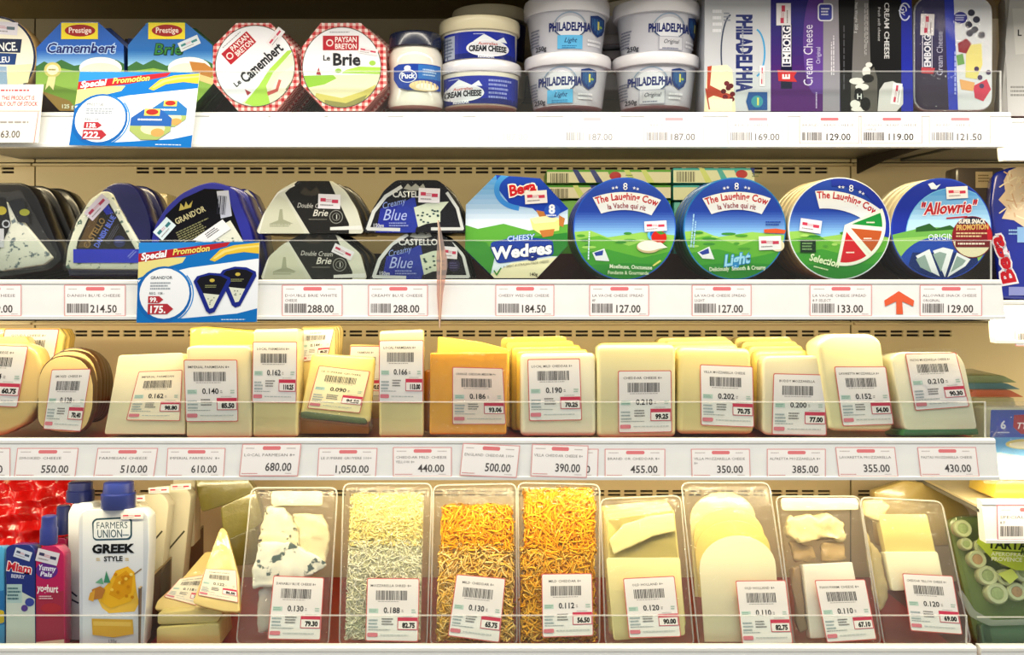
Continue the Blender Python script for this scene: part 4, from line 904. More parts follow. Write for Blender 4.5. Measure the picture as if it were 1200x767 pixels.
a.text('Wedges', 577, 304, 13.5, '#1a2f86', .1, .1, 6, w=70); a.text('Wedges', 577, 304, 13.5, '#f4f6fa', .04, .1, 6, w=70)
a.text('Bega', 597, 230, 12, '#f2eef0', .12, .1, 12, w=32); a.text('Bega', 597, 230, 12, '#c3242e', .04, .1, 12, w=32)
a.ell(647, 247, 9.5, 8, '#2a53b8', 20); a.text('8', 643, 250, 10, '#eef2fa', .04); a.micro(640, 251, 14, 3, '#dfe6f6', 1)
a.line([(579, 317), (582, 322), (587, 314)], 1.6, '#3b8a3c'); a.text('140g', 620, 323, 3.5, '#45443a', .02); a.text('8 GREAT AUSTRALIAN MADE CHEESES', 590, 314, 2.8, '#4a4a44', 0, .1, 7, w=54, res=1); stk(a, 628, 231, 26, 15, 4)
o5 = boxthing('octagonal_cheese_box', 'octagonal wedges box with blue banner and red lettering between half rounds and round boxes', 'cheese box', P, out, .026, mat('#2a5fae', .4), a)
# round boxes
def twotone(h0, h1, h2=None):
    m, nt, b = newmat('box_side'); N = nt.nodes; tc = N.new('ShaderNodeTexCoord'); sp = N.new('ShaderNodeSeparateXYZ'); nt.links.new(tc.outputs['Object'], sp.inputs[0])
    r = N.new('ShaderNodeValToRGB'); mr = N.new('ShaderNodeMapRange'); mr.inputs[1].default_value = 0; mr.inputs[2].default_value = .122
    nt.links.new(sp.outputs[2], mr.inputs[0]); nt.links.new(mr.outputs[0], r.inputs[0]); e = r.color_ramp.elements
    e[0].color = (*lin(h1), 1); e[0].position = .36; e[1].color = (*lin(h0), 1); e[1].position = .5
    nt.links.new(r.outputs[0], b.inputs['Base Color']); b.inputs['Roughness'].default_value = .3; b.inputs['Coat Weight'].default_value = .4; return m
def roundbox(cx, cy, r, label, fill, side, n, rim, behind, thick=.016, name='round_cheese_box'):
    P = Plane(cx, 327.3, .022, 7); C = circ(cx, cy, r, r, 64)
    t = thing(name, label, 'cheese box', P, 'round boxes on the second shelf')
    prism('box', C, P, 0, thick-.001, side, t, .0015)
    a = Art(); a.poly(circ(cx, cy, r-.3, r-.3, 64), rim); a.clip = circ(cx, cy, r-1.6, r-1.6, 56); fill(a, cx, cy); a.clip = None; a.bake('front_print', P, t, GLOSS(), lift=.0003)
    for k in range(1, n): copy_tree(t, Vector((-.0005*k, thick*k, 0)), f'round box {("directly", "second", "third", "fourth")[k-1]} behind {behind}', names=('box',))
    return t
def hillsart(a, cx, cy, top='#2340a8'):
    a.grad(circ(cx, cy, 62, 62, 40), top, '#8cc4ea', cy-22, cy+8, 10)
    a.poly([(cx-64, cy+4), (cx-40, cy+2), (cx-20, cy+10), (cx+20, cy+4), (cx+64, cy+8), (cx+64, cy+70), (cx-64, cy+70)], '#8fc258')
    a.poly([(cx-64, cy+14), (cx-30, cy+8), (cx+5, cy+20), (cx+35, cy+10), (cx+64, cy+16), (cx+64, cy+70), (cx-64, cy+70)], '#5fa838')
    a.poly([(cx-64, cy+30), (cx-20, cy+24), (cx+20, cy+34), (cx+64, cy+24), (cx+64, cy+70), (cx-64, cy+70)], '#3f9434')
    a.poly([(cx-64, cy+44), (cx, cy+40), (cx+64, cy+42), (cx+64, cy+70), (cx-64, cy+70)], '#2f8434')
    for i in range(10): a.ell(cx+random.uniform(-52, 52), cy+random.uniform(4, 24), random.uniform(3, 9), 1.6, random.choice(['#4c9634', '#a3cf68', '#3b8636']), 10)
def banner(a, cx, cy, rot=0, low=True, sx=0, sy=0):
    R = math.radians(-rot); b0 = cy+62      # centre of the lettering arc
    A = circ(cx, b0, 107, 107, 16, 90+22-rot, 90-22-rot); B = circ(cx, b0, 86, 86, 16, 90-20-rot, 90+20-rot); a.poly(A+B, '#e3e7ee')
    a.text('The Laughing Cow', cx, cy, 7.8, '#b01f2e', .035, .0, rot if False else -0+rot*-1 if False else rot, w=74, al='c', arc=(cx, b0, 97.5)) if False else a.text('The Laughing Cow', cx, cy, 7.8, '#b3202e', .03, 0, rot, w=72, al='c', arc=(cx, b0, 98))
    if low: a.text('la Vache qui rit', cx, cy, 6, '#8f2634', .02, 0, rot, w=44, al='c', arc=(cx, b0, 88.5))
    cx += sx; cy += sy
    for d in (-16, -11.5, 11.5, 16): 
        t = math.radians(90-d-rot); a.poly([(cx+52*math.cos(t)+(2.2 if k % 2 == 0 else .9)*math.cos(math.radians(90+36*k)), cy-51*math.sin(t)-(2.2 if k % 2 == 0 else .9)*math.sin(math.radians(90+36*k))) for k in range(10)], '#cdd6f2')
    t = math.radians(90-rot); a.text('8', cx+50*math.cos(t)-3, cy-50*math.sin(t)+2.5, 8, '#dfe6fa', .0)
def cow1(a, cx, cy):
    hillsart(a, cx, cy); c = a.clip; a.clip = None; banner(a, cx-1, cy+2, 2)
    a.ell(cx+33, cy+37-30, 6.5, 6.5, '#5fb4e2', 18); a.ell(cx+34, cy+7-1, 4.5, 4.5, '#1f62b4', 14)
    a.poly([(cx-38, cy+28), (cx-24, cy+23), (cx-18, cy+38), (cx-34, cy+37)], '#dfe3ea'); a.poly([(cx-36, cy+28), (cx-25, cy+25), (cx-26, cy+31), (cx-34, cy+32)], '#2a3f9a')
    a.ell(cx+40, cy+10, 9, 8, '#c3261e', 20); a.poly([(cx+37, cy+4), (cx+42, cy-1), (cx+44, cy+4), (cx+49, cy+5), (cx+42, cy+7)], '#3f8a34'); a.ell(cx+28, cy+21, 14, 7.5, '#c9b48c', 24); a.ell(cx+28, cy+20, 13, 6, '#efeee2', 24); a.poly([(cx+24, cy+17), (cx+42, cy+16), (cx+50, cy+22), (cx+30, cy+25)], '#f4f2e6')
    a.text('Moelleuse, Onctueuse', cx-18, cy+46, 4.4, '#e9f2dc', .02, 0, -2, w=50); a.text('Fondante & Gourmande', cx-20, cy+53, 4, '#dcecc8', .02, 0, -1, w=48); a.micro(cx+32, cy+42, 12, 4, '#e9e27a', 1, rot=35); stk(a, cx+36, cy-1-2, 26, 12, 3)
    a.micro(cx-44, cy+36, 34, 3, '#cfe6f4', 1, rot=88); a.clip = c
def cow2(a, cx, cy):
    hillsart(a, cx, cy); c = a.clip; a.clip = None; banner(a, cx+2, cy+2, 0)
    a.poly([(cx-44, cy+28), (cx-30, cy+21), (cx-24, cy+36), (cx-38, cy+35)], '#dfe3ea'); a.poly([(cx-42, cy+28), (cx-31, cy+23), (cx-30, cy+29), (cx-38, cy+31)], '#2a3f9a')
    a.text('Light', cx-13, cy+44, 12, '#2f86c8', .08, .3, 8, w=30); a.text('Light', cx-13, cy+44, 12, '#9bd2f0', .03, .3, 8, w=30)
    a.text('Deliciously Smooth & Creamy', cx, cy, 4.6, '#e9f2dc', .03, 0, 180, w=1, al='c') if False else a.text('Deliciously  Smooth & Creamy', cx-30, cy+50, 4.6, '#e4f0d6', .02, 0, 2, w=66)
    a.poly([(cx+34, cy+1), (cx+48, cy), (cx+60, cy+2), (cx+58, cy+6), (cx+34, cy+5)], '#c8532c'); a.micro(cx+36, cy-9, 18, 6, '#1f3f9a', 2); a.ell(cx+50, cy+20, 8, 7, '#e2d6b4', 14); stk(a, cx+41, cy+17, 26, 16, 2, body='#e4e4ea'); a.micro(cx-53, cy+22, 40, 6, '#9cc6e6', 2, rot=85); a.clip = c
def cow3(a, cx, cy):
    hillsart(a, cx, cy); a.poly(circ(cx, cy, 62, 62, 20, 100, -10)+circ(cx, cy, 50, 50, 20, -10, 100), '#2335a0'); c = a.clip; a.clip = None; banner(a, cx-17.5, cy+.5, 16, False, 17.5, 2)
    O = (cx+6, cy-4)
    def wedge(a0, a1, r, col, w):
        a.poly([O]+circ(O[0], O[1], r+3.5, r+3.5, 10, a0-3, a1+3), '#e4e8dc'); a.poly([(O[0]+8*math.cos(math.radians((a0+a1)/2)), O[1]-8*math.sin(math.radians((a0+a1)/2)))]+circ(O[0], O[1], r, r, 10, a0+1, a1-1), col)
        tm = math.radians((a0+a1)/2); a.micro(O[0]+r*.72*math.cos(tm)-6, O[1]-r*.72*math.sin(tm), 12, 3, '#f2e4d8', 1)
    a.poly([O]+circ(O[0], O[1], 48, 48, 30, -102, 24), '#e0e4d6')
    wedge(-4, 20, 44, '#1f8a3c', 0); wedge(-46, -8, 44, '#b5552a', 0); wedge(-98, -54, 44, '#c8232c', 0)
    a.text('Selection', cx, cy, 8.5, '#2f7a34', .09, 0, -152, w=38, al='c', arc=(cx, cy, 52)) if False else a.text('Selection', cx-36, cy+37, 8, '#dcecc4', .03, .1, -14, w=36); a.micro(cx-30, cy+43, 22, 3, '#cfe0b0', 1, rot=-14)
    a.rect(cx-46, cy+14, cx-28, cy+28, '#14301f'); a.micro(cx-44, cy+16, 14, 10, '#7aa06a', 3); stk(a, cx-34, cy-3, 25, 15, -8, body='#e2e0ea'); a.clip = c
roundbox(732, 268, 60.5, 'round blue and green cheese box with a red tomato, leftmost of the round boxes', cow1, twotone('#23389e', '#2f8a34'), 4, '#2a58c0', 'the tomato box')
roundbox(861, 267.7, 60.3, 'round blue and green cheese box marked Light', cow2, twotone('#2b5ea0', '#1f6e3c'), 4, '#2a78b8', 'the Light box')
roundbox(983.5, 267.7, 60.3, 'round cheese box with red, brown and green triangles, marked Selection', cow3, twotone('#d9c7a0', '#b99a68'), 5, '#dfe6ee', 'the Selection box')
def allow(a, cx, cy):
    a.poly(circ(cx, cy, 60, 60, 40), '#22339c'); a.poly(circ(cx+14, cy+8, 56, 56, 40), '#6fb2e0'); a.grad(circ(cx+14, cy+8, 55, 55, 40), '#3f86d0', '#b9def2', cy-50, cy-5, 8)
    a.poly([(cx-60, cy+8), (cx-20, cy-2), (cx+40, cy), (cx+60, cy+6), (cx+60, cy+60), (cx-60, cy+60)], '#6aa84e'); a.poly([(cx-30, cy-1), (cx-14, cy-6), (cx-6, cy), (cx+10, cy-4), (cx+18, cy+1), (cx-30, cy+4)], '#2c5a2c')
    a.poly([(cx-60, cy+12), (cx, cy+8), (cx+60, cy+12), (cx+60, cy+60), (cx-60, cy+60)], '#8cc060')
    a.poly(circ(cx-4, cy+56, 50, 46, 20, 30, 150)+circ(cx-4, cy+60, 40, 30, 20, 150, 30), '#2347a8'); a.poly([(cx-44, cy+60), (cx-34, cy+28), (cx+40, cy+28), (cx+50, cy+60)], '#1c2f6a')
    for p in ([(cx-30, cy+32), (cx-14, cy+24), (cx-2, cy+56), (cx-22, cy+46)], [(cx-10, cy+26), (cx+2, cy+22), (cx+14, cy+25), (cx+4, cy+57)], [(cx+18, cy+28), (cx+34, cy+36), (cx+28, cy+44), (cx+7, cy+57)]): a.poly(p, '#e6eaf0'); q = [((p[0][0]+x*2)/3, (p[0][1]+y*2)/3) for x, y in p]; a.poly([(x, y+4) for x, y in q], '#8fa6a0')
    c = a.clip; a.clip = None; a.text('"Allowrie"', cx-26, cy-16, 13, '#f0e6ea', .08, .3, 3, w=66); a.text('"Allowrie"', cx-26, cy-16, 13, '#b3242e', .03, .3, 3, w=66); a.line([(cx+6, cy-12), (cx+30, cy-14)], 1.6, '#b3242e')
    a.poly([(cx-16, cy-52), (cx-10, cy-54), (cx-6, cy-50), (cx-1, cy-52), (cx-6, cy-46), (cx-12, cy-46)], '#c9d6ee'); a.text('ORIGINAL', cx-16, cy+14, 7, '#dfe8f6', .0, 0, 2, w=42)
    a.ell(cx+36, cy+10, 24, 24.5, '#7d1f28', 32); a.clip = circ(cx+36, cy+10, 23, 23.5, 28); a.rect(cx+10, cy-14, cx+60, cy-5, '#23283e'); a.rect(cx+10, cy+15, cx+60, cy+40, '#ddd6b4'); a.poly([(cx+52, cy-8), (cx+60, cy-8), (cx+60, cy+14), (cx+54, cy+14)], '#b3242e'); a.clip = None
    a.text('SUPER SNACK', cx+20, cy-6, 5, '#e6dfd2', .04, .1, 0, w=31); a.text('PROMOTION', cx+17, cy+2, 6, '#c9a25c', .04, .1, 2, w=38); a.micro(cx+17, cy+4, 38, 7, '#cfb48a', 2); a.rr(cx+16, cy+14, cx+57, cy+22, 2, '#6d1d22'); a.micro(cx+19, cy+16, 34, 4, '#e8d8c8', 1); stk(a, cx+18, cy-42, 25, 14, 3); a.clip = c
roundbox(1103, 267.7, 59.5, 'rightmost round box, blue, with red script lettering and dark circular sticker', allow, twotone('#cfc6ac', '#3a4468'), 4, '#2a4ab4', 'the box with dark sticker')
# cartons lying far back behind the round boxes
for x0, x1, y0, y1, c0, c1, lb in ((641, 786, 199, 214, '#dfe0c4', '#5aa83c', 'white and green cheese carton lying at the back, above the tomato box'), (641, 786, 217, 232, '#e3e0cc', '#4f9a3c', 'second white carton lying under the green topped one at the back'),
                                (789, 884, 197, 214, '#dfe6c8', '#46b0b4', 'white and turquoise carton lying at the back, above the Light box'), (789, 884, 217, 234, '#dfe6c8', '#46b0b4', 'lower turquoise carton at the back, behind the Light box')):
    P = Plane((x0+x1)/2, y1, .17, 2); a = Art(); out = [(x0, y0), (x1, y0), (x1, y1), (x0, y1)]; a.clip = out; a.poly(out, c0); a.rect(x0, y0, x1, y0+2.4, c1)
    for i in range(5): a.poly([(x0+30+i*20, y0), (x0+36+i*20, y0), (x0+46+i*20, y1), (x0+38+i*20, y1)], random.choice(['#2c3c8a', '#cfe08a', c1]))
    a.barcode(x0+4, y0+4, 22, 12, '#6a6a5c', 12) if 'white' in lb else 0; a.ell(x0+80, y0+7, 7, 5, '#b32430', 14); a.micro(x0+92, y0+5, 10, 6, '#7a8a5c', 2); a.clip = None
    boxthing('cheese_carton', lb, 'carton', P, out, .06, mat(c1, .4), a, 'box')
for x0, x1, y0, c1, lb in ((641, 786, 234, '#5aa83c', 'green stack carton hidden low behind the tomato box, under the white cartons'), (790, 884, 236, '#46b0b4', 'turquoise carton hidden low behind the Light box, under the others')):
    P = Plane((x0+x1)/2, 326, .176, 1); boxthing('cheese_carton', lb, 'carton', P, [(x0, y0), (x1, y0), (x1, 321), (x0, 321)], .055, mat(c1, .4), None)
# blue pouch of shredded cheese in the neighbouring bay
P = Plane(1190, 351, .035, 10, -18)
t = thing('shredded_cheese_pouch', 'blue pouch of shredded cheese with vertical red lettering at the right edge', 'pouch', P)
out = rquad([(1164, 202), (1184, 195), (1262, 195), (1268, 350), (1172, 350), (1166, 300), (1160, 240)], 6)
prism('pouch_body', out, P, 0, .035, mat('#1c2c9c', .25, coat=.8, bump=.8, bscale=22), t, .010, 3)
a = Art(); a.clip = out; a.poly([(1176, 212), (1182, 200), (1192, 196), (1262, 196), (1262, 266), (1216, 262), (1200, 266), (1188, 258), (1174, 256), (1180, 244), (1170, 234), (1178, 224)], '#e6cfae'); a.clip = None
for i in range(90):
    x, y = random.uniform(1178, 1235), random.uniform(204, 254); dx, dy = random.uniform(-9, 9), random.uniform(-9, 9); a.line([(x, y), (x+dx, y+dy)], 1.6, random.choice(['#f0dcb8', '#f3e6c8', '#d9b088', '#e9c9a4']))
a.text('Bega', 1191, 331, 15, '#e9e4ea', .12, .1, 108, w=58); a.text('Bega', 1191, 331, 15, '#c3242e', .04, .1, 108, w=58); a.micro(1182, 268, 18, 8, '#9ac0ea', 2); a.rect(1192, 266, 1212, 284, '#8fb8e6')
a.rect(1182, 336, 1236, 346, '#8d94cc'); a.bake('front_print', P, t, GLOSS(), lift=.0004)
P = Plane(1150, 235, .12, 3)
t = thing('cheese_pack', 'dim cream labelled pack hanging behind the rightmost round box', 'cheese pack', P)
prism('pack_body', rquad([(1120, 196), (1178, 196), (1178, 330), (1120, 330)], 4), P, 0, .03, mat('#5a5048', .3, coat=.5), t, .004)
a = Art(); a.rect(1143, 201, 1163, 220, '#c9b48c'); a.micro(1146, 204, 14, 10, '#7d6a4c', 3); a.bake('label', P, t, lift=.0004)

# ================================================================== ROW 3: cling-wrapped cheese pieces on the red liner
def clampz(out, P, t, zs):
    """keep a leaning body's foot above the shelf it stands on"""
    Y = P.O.y; sink = t*abs(P.n.z) + .0008
    ym = VY-(zs+sink-H)*1000*D/(D+Y+.002)
    return [(x, min(y, ym)) for x, y in out]
def piece(label, P, out, t, m, weighq=None, wt='', nm='', pr='', bevel=.004, lift=.0012, group=None, paper='#e9e7e6', shrink=.985, name='cheese_block'):
    out = clampz(out, P, t, Z3)
    o = thing(name, label, 'cheese', P, group or 'cling-wrapped cheese on the third shelf')
    prism('cheese', out, P, 0, t, m, o, bevel, 3, shrink)
    if weighq: weigh(o, P, weighq, wt, nm, pr, lift, paper=paper)
    return o
WHITECH = cheese('#f0e2a8', '#eadc9e'); CREAMCH = cheese('#efdf9c', '#e8d790'); YELLOW = cheese('#f2cf62', '#ecc658'); ORANGE = cheese('#f8b52c', '#f4a81e', 12, .35)
PARM = cheese('#e6d498', '#dcc988', 40, .2); WARM_LIT = cheese('#f3e08a', '#eed97e')
# far-left yellow pieces
P = Plane(10, 512, .022, 3)
piece('amber yellow rounded cheese cut off at the left edge, its ticket ending in 14', P, rquad([(-60, 510), (-60, 402), (26, 402), (42, 408), (50, 432), (47, 470), (28, 498), (2, 511)], 8), .034, cheese('#e6c680', '#dcb86c'), [(-35, 403), (34, 405), (21, 477), (-48, 474)], '0.214', 'GOUDA CHEESE 8+', '60.75', bevel=.006)
P = Plane(10, 480, .11, 3)
piece('flat yellow cheese standing behind the amber piece with a pale ticket', P, rquad([(-40, 480), (-40, 384), (70, 384), (76, 392), (62, 480)], 3), .010, cheese('#efd884', '#e8cd70'), [(6, 385), (70, 385), (58, 452), (-6, 450)], '0.228', 'GOUDA CHEESE 8+', '64.00')
for k in (1, 2, 3):
    P = Plane(30, 480, .11+.013*k, 3); piece(f'yellow slice {("second", "third", "last")[k-1]} in the row behind the amber piece at the left', P, rquad([(0, 480), (2, 384.5), (73+3*k, 384.5), (79+2.5*k, 394), (70+k, 480)], 3), .009, cheese('#ecca68', '#e5bf58'))
P = Plane(10, 470, .075, 3)
piece('low yellow cheese edge between the amber piece and the flat one behind', P, rquad([(-40, 480), (-40, 395), (30, 394), (34, 402), (40, 480)], 3), .02, cheese('#efd884', '#e8cd70'))
# smoked rounds
RIND = mat('#4a2e14', .4, coat=.6, vary=.3, bscale=60)
for k in range(5, -1, -1):
    dx, dy = [(0, 0), (6, -7), (11, -11), (15, -11), (19, -10), (22, -8)][k]
    Y = .022+.017*k; f = 1-.02*k
    P = Plane(78+dx, 507 if k == 0 else 500, Y, 3)
    o0 = [(43, 495), (43, 455), (45, 438), (52, 425), (64, 417), (80, 416), (95, 420), (105, 431), (110, 450), (109, 480), (102, 500), (92, 508), (66, 507), (50, 503)]
    o = thing('smoked_cheese_slice', ['front smoked cheese round with brown rind and the 0.128 ticket', 'smoked round directly behind the ticketed one', 'third smoked round in the leaning stack', 'fourth smoked round in the leaning stack', 'fifth smoked round in the leaning stack', 'rearmost smoked round of the leaning stack'][k], 'cheese', P, 'smoked cheese rounds')
    q = [(78+dx+(x-78)*f, (460+dy+(y-460)*f)) for x, y in o0]
    prism('rind', rquad(q, 6, 3), P, .0008, .014, RIND, o, .002)
    q2 = [(78+dx+(x-78)*f*.955, (460+dy+(y-460)*f*.965)) for x, y in o0]
    prism('cheese_face', rquad(q2, 6, 3), P, 0, .004, cheese('#e6cc8a', '#dcbf78'), o, .0005)
    if k == 0: weigh(o, P, [(61, 432.5), (107, 431.5), (95, 505.5), (51, 502.5)], '0.128', 'SMOKED CHEESE 8+', '70.40', .001)
# white leaning wedge
P = Plane(168, 511, .022, 8, 0)
piece('pale wedge-shaped block leaning right, ticket 0.162 slanted, beside the smoked rounds', P, rquad([(122, 509), (139, 416), (214, 413), (217, 430), (216.5, 511)], 4), .05, cheese('#ece3c0', '#e6dcb2'), [(163, 435), (214, 433), (211.5, 493), (148, 492)], '0.162', 'IMPERIAL PARMESAN', '98.80', paper='#eee3cc', bevel=.005)
# parmesan 0.140
P = Plane(258, 513, .022, 2)
piece('broad parmesan block with the 0.140 ticket', P, rquad([(218, 513), (218, 408), (224, 405), (290, 405), (295, 410), (295, 513)], 4), .045, cheese('#e2d7ae', '#dbcfa2'), [(215.5, 421), (278.5, 421), (279.5, 493.5), (218, 494)], '0.140', 'IMPERIAL PARMESAN 8+', '85.50')
P = Plane(262, 470, .10, 2)
piece('bright yellow piece rising behind the broad parmesan block', P, rquad([(222, 480), (222, 384), (240, 382), (300, 387), (302, 480)], 3), .03, YELLOW)
# parmesan 0.162
P = Plane(322, 513, .022, 2)
piece('narrow tall parmesan stick with yellow top and the 0.162 ticket', P, rquad([(296, 512), (297, 386), (349, 385), (349, 512)], 4), .045, cheese('#e2d69e', '#dacb8e'), [(296.5, 400), (348.5, 400), (347.5, 472), (295.5, 471)], '0.162', 'LOCAL PARMESAN 8+', '110.25')
# behind: pieces with labels
P = Plane(372, 480, .09, 3)
for k in range(4):
    P = Plane(376, 480, .085+.014*k, 3)
    piece(['upright parmesan piece with pale ticket behind the tilted piece', 'parmesan piece directly behind the pale ticketed one', 'third parmesan piece in that back row', 'last parmesan piece in that back row'][k], P, rquad([(350+k, 490), (351+k, 384-.8*k), (391+3*k, 383-.8*k), (393+3*k, 388), (393+k, 490)], 3), .012, cheese('#ecd690', '#e6cc80'), [(352, 386), (392, 385), (384, 420), (352, 424)] if k == 0 else None, '0.144', 'PARMESAN', '80.20')
P = Plane(425, 480, .10, 3)
piece('low parmesan piece with barcode ticket showing left of the narrow 0.166 stick', P, rquad([(404, 490), (410, 403), (452, 404), (452, 490)], 3), .02, cheese('#ecd690', '#e6cc80'), [(411, 405), (450, 405), (450, 470), (404, 470)], '0.150', 'PARMESAN 8+', '90.00')
# tilted piece on a lower block
P = Plane(392, 513, .045, 4)
piece('brown-yellow block lying under the tilted 0.090 piece', P, rquad([(352, 512), (352, 478), (432, 484), (432, 513)], 4), .05, cheese('#d8b45c', '#c9a24c'))
P = Plane(392, 491, .028, 14, 0)
o = piece('thin tilted piece with dark green foot, ticket 0.090 slanted', P, rquad([(351, 486), (365, 413), (440, 417.5), (434, 495)], 5), .014, cheese('#f0dd92', '#e9d383', 20, .5), [(374, 428), (434, 435), (422, 484), (360, 478)], '0.090', 'LE SUPERBE GRUYERE', '94.50', paper='#f0e6bc', bevel=.004)
prism('green_rind', rquad([(352, 482), (358, 481), (428, 489), (431, 493), (428, 497), (352, 489)], 3), P, -.0006, .012, mat('#4d5c2c', .45, coat=.1, vary=.2), o, .002)
prism('film_edge', rquad([(349, 488), (353, 480), (436, 489), (437, 501), (432, 500), (352, 492)], 3), P, -.003, .016, clear(refl=.2, bump=.8, haze=.03), o, .002)
# parmesan 0.166
P = Plane(470, 512, .022, 2)
piece('narrow tall parmesan stick with the 0.166 ticket, left of the orange cheddar', P, rquad([(444, 512), (444.5, 388), (496, 386), (496.5, 512)], 4), .045, cheese('#e2d69e', '#dacb8e'), [(444.5, 398.5), (496.5, 398), (496, 472), (444, 471)], '0.166', 'LOCAL PARMESAN 8+', '113.00')
# orange cheddar + pieces behind
P = Plane(548, 510, .022, 4)
o = piece('orange cheddar block in shiny creased film with the 0.186 ticket', P, rquad([(503, 509), (504, 413), (595, 412), (593.5, 509)], 3), .024, ORANGE, [(530, 429.5), (589.5, 431), (593, 497), (530, 497)], '0.186', 'ORANGE CHEDDAR MEDIUM 8+', '93.06', paper='#ecdcd2', bevel=.004)
prism('film', rquad([(501, 511), (502.5, 411), (597, 410), (596, 511)], 3), P, -.0028, -.0006, clear(refl=.22, bump=1.0, haze=.0, scale=45), o, .001)
P = Plane(552, 500, .052, 4)
piece('yellow cheddar piece with a sloping top behind the orange block', P, rquad([(510, 500), (513, 394), (562, 400), (597, 409), (597, 500)], 3), .022, cheese('#f4cc4a', '#f0c23c'))
P = Plane(502, 500, .062, 3)
piece('orange scrap in creased film in the gap right of the 0.166 stick', P, rquad([(497, 505), (498, 433), (512, 434), (514, 505)], 3), .02, cheese('#e8952a', '#dc8420'))
# white cheddar stack
for k in range(4, -1, -1):
    Y = .022+.026*k; P = Plane(655-6*k, 512-4*k, Y, 3)
    if k == 0: piece('squared white cheddar block with rounded corners and the 0.190 ticket', P, rquad([(609.6, 511), (609.6, 414), (698, 413), (699, 511)], 7), .024, cheese('#ebe6cc', '#e6e0c0'), [(618, 420.5), (679.5, 419.5), (682, 492), (620, 493)], '0.190', 'LOCAL MILD CHEDDAR 8+', '70.25', bevel=.005)
    else: piece(['', 'warm-lit yellow cheddar block directly behind the white 0.190 one', 'third cheddar block in the stack behind 0.190', 'fourth cheddar block in the stack behind 0.190', 'rearmost cheddar block in the stack behind 0.190'][k], P, rquad([(609-6*k+2, 505), (609-6*k+2, 414-5*k+1), (698-8.5*k, 413-5.2*k+1), (699-8*k, 505)], 6), .023, cheese('#f2d868', '#eecf58'), bevel=.004)  # rear blocks yellower than the front: warm lamp glow put into the colour
# cheddar 0.218
P = Plane(746, 513, .022, 2)
piece('large cream cheddar block with the 0.218 ticket', P, rquad([(699.5, 513), (699.5, 404), (792, 404), (792.5, 512)], 7), .03, cheese('#e8e0b0', '#e2d9a4'), [(724, 434), (786.5, 433.5), (787.5, 506), (724.5, 507)], '0.218', 'CHEDDAR CHEESE 8+', '99.25', bevel=.005)
P = Plane(742, 505, .056, 2); piece('cheddar block directly behind the large 0.218 one', P, rquad([(701, 505), (701, 402), (785, 401), (786, 505)], 7), .03, cheese('#f0e08c', '#eada80'), bevel=.005)  # yellower than the front block, warm glow in its colour
# mozzarella 0.202 + stack
P = Plane(838, 510, .022, 4)
piece('squat mozzarella block with a darker yellow top edge and the 0.202 ticket', P, rquad([(794, 509), (795.5, 406), (880, 408), (884, 509)], 8), .028, cheese('#ebdc9c', '#e5d490'), [(820, 426.5), (882, 429), (883.5, 500.5), (821, 498)], '0.202', 'VILLA MOZZARELLA CHEESE', '70.75', bevel=.006)
for k in (1, 2, 3): P = Plane(825-8*k, 506, .024+.032*k, 3); piece(f'warm-lit yellow block {("directly", "second", "third")[k-1]} behind the mozzarella marked 0.202', P, rquad([(797-9*k, 505), (797-9*k, 408-4*k), (872-6*k, 406-4*k), (876-6*k, 505)], 8), .028, WARM_LIT, bevel=.006)  # same cheese coloured as the warm lamp lights its tops
# mozzarella 0.200
P = Plane(933, 511, .022, 3)
piece('rounded mozzarella block with the 0.200 ticket', P, rquad([(893, 510), (894, 417), (962, 416), (971, 510)], 9), .028, cheese('#eae2c2', '#e4dab4'), [(906, 437), (966, 438.5), (968.5, 510), (904, 509)], '0.200', 'BUDDY MOZZARELLA', '77.00', bevel=.006)
for k in (1, 2, 3, 4): P = Plane(920-9*k, 506, .024+.030*k, 3); piece(f'yellow topped block {("directly", "second", "third", "last")[k-1]} behind the mozzarella marked 0.200', P, rquad([(893-8*k, 505), (893-8*k, 415-5*k), (956-7*k, 414-5*k), (960-7*k, 505)], 8), .026, WARM_LIT, bevel=.006)  # lamp-warmed tops painted as a yellower cheese colour
# 0.152
P = Plane(1005, 506, .022, 3, 6)
piece('tall pale piece with an uneven rounded top and the 0.152 ticket', P, rquad([(972, 503), (957, 402), (974, 391), (1022, 391), (1033, 399), (1047, 502), (1040, 506), (980, 505)], 7), .035, cheese('#ebe2b0', '#e6dca4'), [(977, 429), (1037.5, 429), (1047, 497), (987, 499)], '0.152', 'LAVARETTA MOZZARELLA 8+', '54.00', bevel=.007)
# 0.210 with green tray
P = Plane(1100, 508, .022, 8, 4)
o = piece('wide milky block on a green tray at the right end, ticket 0.210', P, rquad([(1061, 505), (1044, 418), (1054, 412), (1121, 412), (1131, 425), (1146.5, 504)], 7), .04, cheese('#e8e6cc', '#e2dfc0'), [(1060, 414), (1119.6, 412.6), (1135.6, 476), (1072, 481)], '0.210', 'PASTAS MOZZARELLA CHEESE 8+', '90.30', bevel=.008)
prism('green_tray', rquad([(1058, 511), (1060, 503), (1146, 502), (1147, 509)], 2), P, .0, .045, mat('#2e6b3a', .3, coat=.5), o, .001)
prism('film', rquad([(1058, 508), (1041, 417), (1053, 409), (1124, 409), (1134, 424), (1152, 507)], 7), P, -.004, -.002, clear(refl=.2, bump=.6, haze=.0), o, .001)
